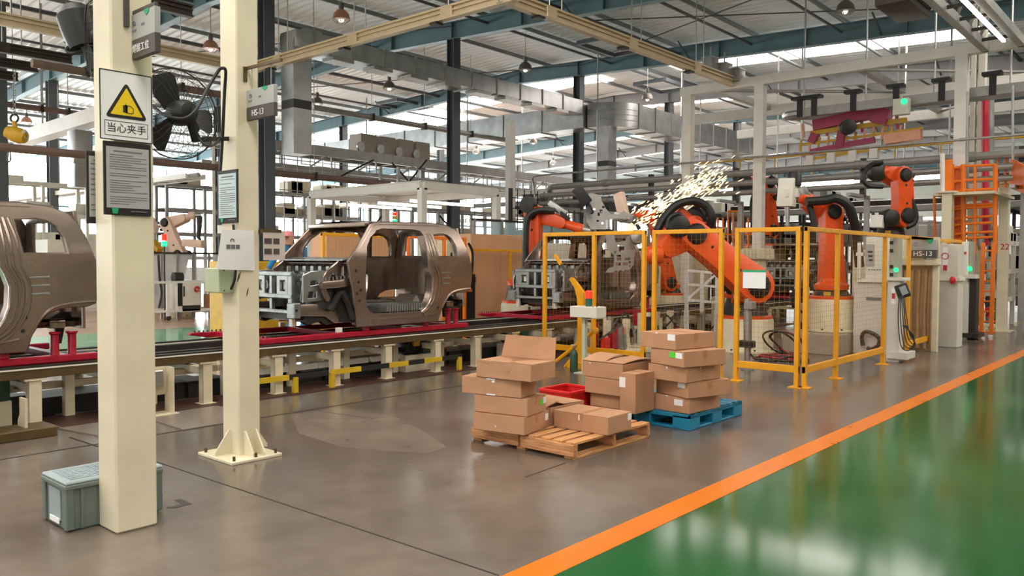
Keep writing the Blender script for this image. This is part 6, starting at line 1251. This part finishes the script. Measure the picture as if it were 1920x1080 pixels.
# pipe and cable trays far off, crossing the hall
for k, (x, y0, y1, z, m, lab) in enumerate(((27, 4, 17.5, 3.3, PIPE, 'wide grey cable tray behind the robots, lower one'), (30, 4, 30, 4.4, DARK, 'dark cable tray far behind the carrier'), (33.5, 2, 34, 3.9, PIPE, 'grey cable tray far behind the sparks'), (24.5, 14, 34, 4.3, OFFWHITE, 'pale cable tray behind the dark column at the elbow'), (12.5, 24, 46, 4.2, OFFWHITE, 'pale cable tray left of the canopy'), (28, 2, 14, 3.55, DARK, 'dark machine beam behind the tall right robot'))):
    t = thing('cable_tray', lab, 'cable tray', (x, (y0 + y1) / 2, z), 'distant cable trays')
    for dx in (-.3, .3): obj('side_rail', MB().bar((x + dx, y0, z), (x + dx, y1, z), .05, .16), m, t)
    for i in range(int((y1 - y0) / .8)): obj('rung', MB().bar((x - .3, y0 + .8 * i, z - .04), (x + .3, y0 + .8 * i, z - .04), .05, .03), m, t)
    for i in range(3): y = y0 + (y1 - y0) * (i + .5) / 3; obj('hanger', MB().cyl((x, y, z), (x, y, roofz(y) - .2), .03, n=5), STEEL, t)
    obj('cable_run', MB().tube([(x + .1, y0, z + .06), (x + .1, y1, z + .06)], .07, 6), PIPE, t)
# lattice screens
def lattice(lab, x0, x1, y, z0, z1, c=.5, m=PIPE):
    t = thing('wire_screen', lab, 'screen', ((x0 + x1) / 2, y, z0), 'tall wire screens'); w = MB(); x = x0
    while x <= x1: w.bar((x, y, z0), (x, y, z1), .025); x += c
    z = z0
    while z <= z1: w.bar((x0, y, z), (x1, y, z), .025); z += c
    obj('wires', w, m, t, kind='stuff')
    for x in (x0, x1): obj('post', MB().bb((x - .05, y - .05, 0), (x + .05, y + .05, z1)), m, t)
lattice('tall wire screen under the elevated conveyor, left part', 13.5, 19, 23.0, 2.4, 5.0); lattice('tall wire screen under the elevated conveyor, right part', 19.5, 27, 22.6, 3.0, 5.0); lattice('tall wire screen behind the orange robot at the left of the cell', 20, 25, 17.6, 1.6, 4.0, .35, DARK)
t = thing('scaffold_tower', 'slim lattice towers left of the canopy under the elevated conveyor', 'tower', (13.6, 23, 0))
for x, y in ((13.2, 23.2), (14.2, 23.2), (13.2, 24.2), (14.2, 24.2)): obj('upright', MB().tube([(x, y, 0), (x, y, 5.6)], .05, 6), OFFWHITE, t)
for k in range(12): z = .4 + .45 * k; obj('rung', MB().bar((13.2, 23.2, z), (14.2, 23.2, z), .03), OFFWHITE, t)
for a, b in (((700, 425), (800, 300)), ((735, 305), (838, 420)), ((640, 330), (700, 300))): obj('diagonal', MB().tube([ay(*a, 22.9), ay(*b, 22.9)], .035, 6), DARK, t)
# stack light
t = thing('signal_tower', 'small red amber green signal tower above the middle cab roof', 'signal light', ay(740, 440, 17)); q = ay(740, 418, 17)
obj('pole', MB().cyl((q.x, q.y, 0), q, .02, n=6), DARK, t)
for k, m in enumerate((LITG, STRIPEY, LITR, BLACK)): obj('lamp', MB().cyl(q + Z_ * (.1 * k), q + Z_ * (.1 * k + .09), .07 if k < 3 else .05, n=10), m, t)
t = thing('signal_tower', 'small red and green signal tower beside the pale robot', 'signal light', ad(308, 480, 21.5)); q = ad(308, 462, 21.5)
obj('pole', MB().cyl((q.x, q.y, 0), q, .02, n=6), DARK, t); obj('lamp', MB().cyl(q, q + Z_ * .14, .07, n=10), LITG, t); obj('lamp', MB().cyl(q + Z_ * .15, q + Z_ * .32, .07, n=10), LITR, t)
# plastic enclosure and welding cart between the columns
t = thing('plastic_screen', 'clear plastic sheet enclosure before the pale robot', 'screen', (11.2, 22, 0)); Yp = 21.9
for k in range(5):
    a = ay(272 + 30 * k, 475, Yp); b = ay(272 + 30 * (k + 1), 475, Yp); obj('plastic_sheet', MB().bb((a.x + .02, Yp, .25), (b.x - .02, Yp + .01, a.z)), PLASTIC, t); obj('post', MB().bb((a.x - .03, Yp - .03, 0), (a.x + .03, Yp + .03, a.z)), PIPE, t)
a = ay(272, 474, Yp); b = ay(424, 474, Yp); obj('top_bar', MB().bar((a.x, Yp, a.z), (b.x, Yp, a.z), .05), DARK, t)
t = thing('welding_cart', 'white tubular cart with a boxed welding unit between the cream columns', 'cart', (11.6, 21.2, 0)); Yc = 21.0
A_ = lambda px, py: ay(px, py, Yc)
for y in (530, 585):
    p0 = A_(282, y); p1 = A_(425, y); obj('frame_rail', MB().bar((p0.x, Yc, p0.z), (p1.x, Yc, p0.z), .06), WHITEP, t); obj('frame_rail', MB().bar((p0.x, Yc + .7, p0.z), (p1.x, Yc + .7, p0.z), .06), WHITEP, t)
for px in (282, 314, 425): p = A_(px, 530); obj('upright', MB().bb((p.x - .035, Yc - .035, .12), (p.x + .035, Yc + .035, p.z)), WHITEP, t)
for k in range(10): p = A_(284 + 15 * k, 585); obj('shelf_bar', MB().bar((p.x, Yc, p.z), (p.x, Yc + .7, p.z), .03), WHITEP, t)
for px in (285, 316, 420): p = A_(px, 597); obj('caster', MB().lathe((p.x, Yc - .03, .07), [(.03, 0), (.07, .01), (.07, .05), (.03, .06)], 10, Y_), DARK, t)
p = A_(332, 581); q = A_(377, 528); un = obj('welding_unit', MB().bb((p.x, Yc - .02, p.z), (q.x, Yc + .5, q.z)), OFFWHITE, t, bevel=.02); q2 = A_(341, 530); obj('control_strip', MB().bb((p.x + .01, Yc - .03, p.z + .1), (q2.x, Yc - .01, q.z - .03)), BLACK, un); p3 = A_(378, 582); q3 = A_(341, 573); obj('vent_strip', MB().bb((q3.x, Yc - .03, p3.z), (p3.x - .05, Yc - .01, q3.z)), DARK, un)
r_ = A_(368, 542); obj('red_mark', MB().tube(arc((r_.x, Yc - .035, r_.z), .06, 0, 2 * PI * 9 / 10, X_, Z_, 9), .03, 5), INKR, un); d_ = A_(343, 545); obj('handle', MB().bb((d_.x, Yc - .04, d_.z - .16), (d_.x + .03, Yc - .02, d_.z + .12)), BLACK, un)
p = A_(330, 524); q = A_(346, 524); obj('wire_feeder', MB().lathe((p.x, Yc + .2, p.z + .05), [(.05, 0), (.14, .02), (.14, .26), (.05, .28)], 12, X_), DARK, t); obj('hose', MB().tube(bez([A_(297, 478), A_(299, 520), A_(303, 550), A_(298, 578)], 6), .03, 6), DARK, t)
cab('cart_cabinet', 'low beige cabinet on the cart line right of the welding unit', 'cabinet', A_(398, 580).x, 21.1, A_(425, 580).x, 21.5, A_(398, 552).z, TAN, False, .3)
# small far machines
for i, (x, y, w, h, m, lab) in enumerate(((17.5, 13.4, 1.2, 2.1, OFFWHITE, 'white machine cabinet behind the punched panel'), (18.5, 9.0 + 2.6, .9, 1.5, CREAM2, 'cream machine block behind the big robot arm'), (8.2, 13.6, 1.3, 1.6, HOIST, 'yellow machine block behind the windscreen post of the middle cab'), (22.5, 12.6, 1.4, 2.0, CREAM2, 'beige machine block left of the raised robot'), (23.0, 6.6, 1.6, 1.8, CREAM2, 'beige machine block behind the robot on the plinth'), (18.3, 5.6, 1.0, 1.9, CREAM2, 'cream block between the right robot and the cabinets'), (26.4, 2.5, 1.6, 2.4, TAN, 'tan machine block right of the tower post'), (11.0, 27.5, 4, 2.2, OFFWHITE, 'long white machine far behind the left truck'))):
    cab('machine_block', lab, 'machine', x - w / 2, y - w / 3, x + w / 2, y + w / 3, h, m)
# valve and clutter clusters inside the cell (stuff of small fittings)
def cluster(lab, c, s, n, seed, ms):
    t = thing('fixture_unit', lab, 'fixture', (c[0], c[1], 0)); rr = random.Random(seed)
    for k in range(n):
        p = V((c[0] + rr.uniform(-1, 1) * s[0], c[1] + rr.uniform(-1, 1) * s[1], rr.uniform(.1, s[2]))); m = rr.choice(ms); q = rr.random()
        if q < .4: obj('bracket', MB().box(p, (rr.uniform(.05, .2), rr.uniform(.05, .2), rr.uniform(.05, .3))), m, t)
        elif q < .75: obj('cylinder', MB().cyl(p, p + V((rr.uniform(-.1, .1), rr.uniform(-.1, .1), rr.uniform(.15, .4))), rr.uniform(.025, .06), n=8), m, t)
        else: obj('hose', MB().tube(bez([p, p + V((rr.uniform(-.3, .3), rr.uniform(-.3, .3), .2)), p + V((rr.uniform(-.5, .5), rr.uniform(-.5, .5), -.05))], 4), .015, 5), BLACK, t)
    obj('base_frame', MB().bb((c[0] - s[0], c[1] - s[1], 0), (c[0] + s[0], c[1] + s[1], .12)), m, t); 
    for dx in (-1, 1):
        for dy in (-1, 1): obj('post', MB().bb((c[0] + dx * s[0] * .8 - .04, c[1] + dy * s[1] * .8 - .04, .1), (c[0] + dx * s[0] * .8 + .04, c[1] + dy * s[1] * .8 + .04, s[2])), CREAM2, t)
cluster('cluster of red and cream clamps in front of the fenced truck', (11.4, 8.0), (.5, .3), .62, 26, 1) if False else None
cluster('low clamping fixture with red blocks before the conveyor inside the fence', (11.6, 7.95), (.7, .28), .6, 1, (CREAM2,)) if False else None
for i, (c, s, n, ms, lab) in enumerate((((11.5, 7.9), (.7, .25, .62), 26, (REDP, CREAM2, STEEL, RED), 'low clamping fixture with red blocks left inside the fence'), ((13.1, 7.9), (.6, .25, .7), 24, (REDP, CREAM2, STEEL, DARK), 'low clamping fixture behind the left part of the front fence'), ((16.2, 8.0), (.7, .3, .9), 26, (CREAM2, STEEL, REDP, DARK), 'clamping fixture behind the big robot pedestal'), ((17.5, 6.6), (.6, .5, 1.1), 26, (STEEL, DARK, REDP, CREAM2), 'fixture of fittings and hoses behind the corner post'), ((17.0, 11.2), (.8, .5, 1.9), 34, (STEEL, HOIST, CREAM2, GREENB), 'tall yellow and green fixture under the big robot arm'), ((22.6, 4.6), (.7, .4, 3.0), 34, (STEEL, RED, DARK, OFFWHITE), 'tall fixture of valves and hoses behind the orange ladder'), ((24.8, 3.6), (.6, .4, 3.0), 30, (DARK, STEEL, OFFWHITE), 'dark hose cluster right of the tower post'))):
    t = thing('fixture_unit', lab, 'fixture', (c[0], c[1], 0)); rr = random.Random(i * 7 + 3)
    for k in range(n):
        p = V((c[0] + rr.uniform(-1, 1) * s[0], c[1] + rr.uniform(-1, 1) * s[1], rr.uniform(.12, s[2]))); m = rr.choice(ms); q = rr.random()
        if q < .45: obj('bracket', MB().bb((p.x - .07, p.y - .05, max(0, p.z - .25)), (p.x + .07, p.y + .05, p.z)), m, t, bevel=.006)
        elif q < .8: obj('cylinder', MB().cyl(p - Z_ * min(p.z, .3), p + Z_ * .1, rr.uniform(.03, .06), n=8), m, t)
        else: obj('hose', MB().tube(bez([p, p + V((rr.uniform(-.3, .3), rr.uniform(-.2, .2), .15)), p + V((rr.uniform(-.4, .4), rr.uniform(-.2, .2), -.1))], 4), .018, 5), BLACK, t)
    obj('base_frame', MB().bb((c[0] - s[0], c[1] - s[1], 0), (c[0] + s[0], c[1] + s[1], .1)), CREAM2, t, bevel=.01)
    for dx in (-.85, 0, .85): obj('post', MB().bb((c[0] + dx * s[0] - .05, c[1] - .05, .1), (c[0] + dx * s[0] + .05, c[1] + .05, s[2])), CREAM2, t)
# ================================================================ worker
def worker(c, face):
    f = V(face).normalized(); r = f.cross(Z_).normalized(); c = V(c)
    t = thing('person', 'person in blue work clothes and a pale red cap leaning in behind the truck nose', 'person', c)
    def P(a, b, z): return c + r * a + f * b + Z_ * z
    pts = [P(0, 0, .92), P(0, .1, 1.15), P(0, .2, 1.38), P(0, .3, 1.5), P(-.19, .22, 1.4), P(-.27, .42, 1.2), P(-.25, .62, 1.08), P(.19, .22, 1.4), P(.27, .42, 1.2), P(.25, .62, 1.08), P(-.1, 0, .86), P(-.12, .04, .48), P(-.12, -.02, .08), P(-.12, .14, .04), P(.1, 0, .86), P(.12, .04, .48), P(.12, -.02, .08), P(.12, .14, .04)]
    ed = [(0, 1), (1, 2), (2, 3), (2, 4), (4, 5), (5, 6), (2, 7), (7, 8), (8, 9), (0, 10), (10, 11), (11, 12), (12, 13), (0, 14), (14, 15), (15, 16), (16, 17)]
    rad = [.15, .15, .16, .07, .075, .055, .045, .075, .055, .045, .1, .075, .055, .045, .1, .075, .055, .045]
    me = bpy.data.meshes.new('body'); me.from_pydata([p - c for p in pts], ed, []); o = bpy.data.objects.new('body', me); COL.objects.link(o); o.parent = t; me.materials.append(BLUEM)
    sk_ = o.modifiers.new('skin', 'SKIN'); o.modifiers.new('sub', 'SUBSURF').levels = 1
    for i, q in enumerate(rad): me.skin_vertices[0].data[i].radius = (q, q)
    me.skin_vertices[0].data[0].use_root = True
    SK = MATS.get('skin') or mat('skin', 'c99a80', .55, var=.04)
    h = P(0, .38, 1.6); hd = MB().lathe(h, [(.03, -.12), (.075, -.1), (.09, -.03), (.095, .03), (.08, .09), (.03, .115)], 16); obj('head', hd, SK, t)
    obj('nose', MB().lathe(h + f * .09, [(.012, -.02), (.018, 0), (.006, .02)], 6), SK, t)
    for s in (-1, 1): obj('eye', MB().lathe(h + f * .085 + r * (.035 * s) + Z_ * .02, [(.006, -.006), (.01, 0), (.006, .006)], 6), INK, t); obj('ear', MB().lathe(h + r * (.095 * s), [(.008, -.03), (.018, 0), (.008, .03)], 6), SK, t)
    obj('cap', MB().lathe(h + Z_ * .04, [(.1, 0), (.1, .04), (.075, .085), (.02, .1)], 14), mat('cap_pale_red', 'd8868c', .6, var=.05), t); obj('cap_visor', MB().box(h + f * .13 + Z_ * .045, (.12, .12, .012)), MATS['cap_pale_red'], t)
    for s in (-1, 1):
        w = P(.25 * s, .64, 1.07); obj('hand', MB().box(w + f * .04, (.07, .08, .03)), SK, t, bevel=.012)
        for k in range(4): obj('finger', MB().tube([w + f * .07 + r * (.024 - .016 * k), w + f * .11 + r * (.026 - .017 * k) - Z_ * .008, w + f * (.14 - .006 * abs(k - 1)) + r * (.027 - .018 * k) - Z_ * .03], [.009, .008, .006], 6), SK, t)
        obj('thumb', MB().tube([w + f * .01 - r * (.03 * s), w + f * .05 - r * (.055 * s) - Z_ * .01, w + f * .07 - r * (.05 * s) - Z_ * .025], [.011, .009, .007], 6), SK, t)
q = ad(556, 500, 14.4); worker((q.x, q.y, .40), (-.8, -.55, 0))
simple('work_step', 'low step under the person in blue work clothes', 'step', [('tread', MB().bb((q.x - .4, q.y - .35, .36), (q.x + .4, q.y + .4, .40)), PIPE, .004), ('side', MB().bb((q.x - .38, q.y - .33, 0), (q.x - .34, q.y + .38, .36)), PIPE), ('side', MB().bb((q.x + .34, q.y - .33, 0), (q.x + .38, q.y + .38, .36)), PIPE)])

# ================================================================ rail truss near the top right corner
t = thing('rail_truss', 'grey roof-hung rail truss entering at the top right corner', 'truss', (17, 3.8, 6.5))
for y, z in ((3.45, 6.5), (4.15, 6.5), (3.8, 7.0)): obj('chord', MB().bar((9, y, z), (21, y, z), .16, .2), PIPE, t, bevel=.01)
for k in range(12):
    x = 9.2 + k; obj('lattice', MB().bar((x, 3.45, 6.5), (x + .5, 3.8, 7.0), .05), PIPE, t); obj('lattice', MB().bar((x + .5, 3.8, 7.0), (x + 1, 4.15, 6.5), .05), PIPE, t); obj('cross_tie', MB().bar((x, 3.45, 6.5), (x, 4.15, 6.5), .06), DARK, t)
for k in range(4): x = 10 + 3 * k; obj('hanger_rod', MB().tube([(x, 3.8, 7.0), (x, 3.8, roofz(3.8) - .1)], .03, 5), STEEL, t)
obj('tube_light', MB().bar((12, 3.62, 6.36), (20, 3.62, 6.36), .06, .06), TUBE, t)
simple('drive_carriage', 'dark boxy carriage riding on the rail truss at the top right corner', 'carriage', [('housing', MB().bb((15.6, 4.3, 6.3), (17.0, 4.9, 6.95)), CRANEB, .03), ('side_plate', MB().bb((15.8, 4.24, 6.4), (16.8, 4.3, 6.8)), DARK, .01), ('wheel', MB().lathe((16.3, 4.2, 6.7), [(.05, -.03), (.12, -.03), (.12, .03), (.05, .03)], 12, Y_), STEEL, 0)])
# second pass of machines that fill the view behind the robots
for i, (x, y, w, d, z0, z1, m, lab) in enumerate(((29.5, 10.6, 3.0, 1.2, 2.2, 3.0, DARK, 'dark overhead machine body between the raised and the tall robot'), (29, 7.2, 3.2, 1.4, 2.1, 2.9, PIPE, 'grey overhead machine body behind the tall right robot'), (26, 6.2, 2.0, 1.0, 0, 1.7, CREAM2, 'beige machine behind the white valve box'), (33, 13, 4.0, 1.5, 1.8, 3.2, DARK, 'far dark machine body below the hanging carrier'))):
    t = thing('machine_unit', lab, 'machine', (x, y, z0)); obj('body', MB().bb((x - w / 2, y - d / 2, z0), (x + w / 2, y + d / 2, z1)), m, t, bevel=.05)
    for k in range(4): obj('panel', MB().bb((x - w / 2 + w * k / 4 + .05, y - d / 2 - .02, z0 + .1), (x - w / 2 + w * (k + 1) / 4 - .05, y - d / 2, z1 - .1)), m, t, bevel=.01); obj('side_panel', MB().bb((x - w / 2 - .02, y - d / 2 + d * k / 4 + .03, z0 + .1), (x - w / 2, y - d / 2 + d * (k + 1) / 4 - .03, z1 - .1)), STEEL if k % 2 else m, t, bevel=.01)
    if z0 > 0:
        for dx in (-1, 1):
            for dy in (-1, 1): obj('leg', MB().bb((x + dx * w * .42 - .06, y + dy * d * .4 - .06, 0), (x + dx * w * .42 + .06, y + dy * d * .4 + .06, z0)), PIPE, t)
    obj('pipe', MB().tube([(x - w / 2 - .1, y - d / 2 - .1, z1 + .1), (x + w / 2 + .1, y - d / 2 - .1, z1 + .1)], .06, 8), STEEL, t)
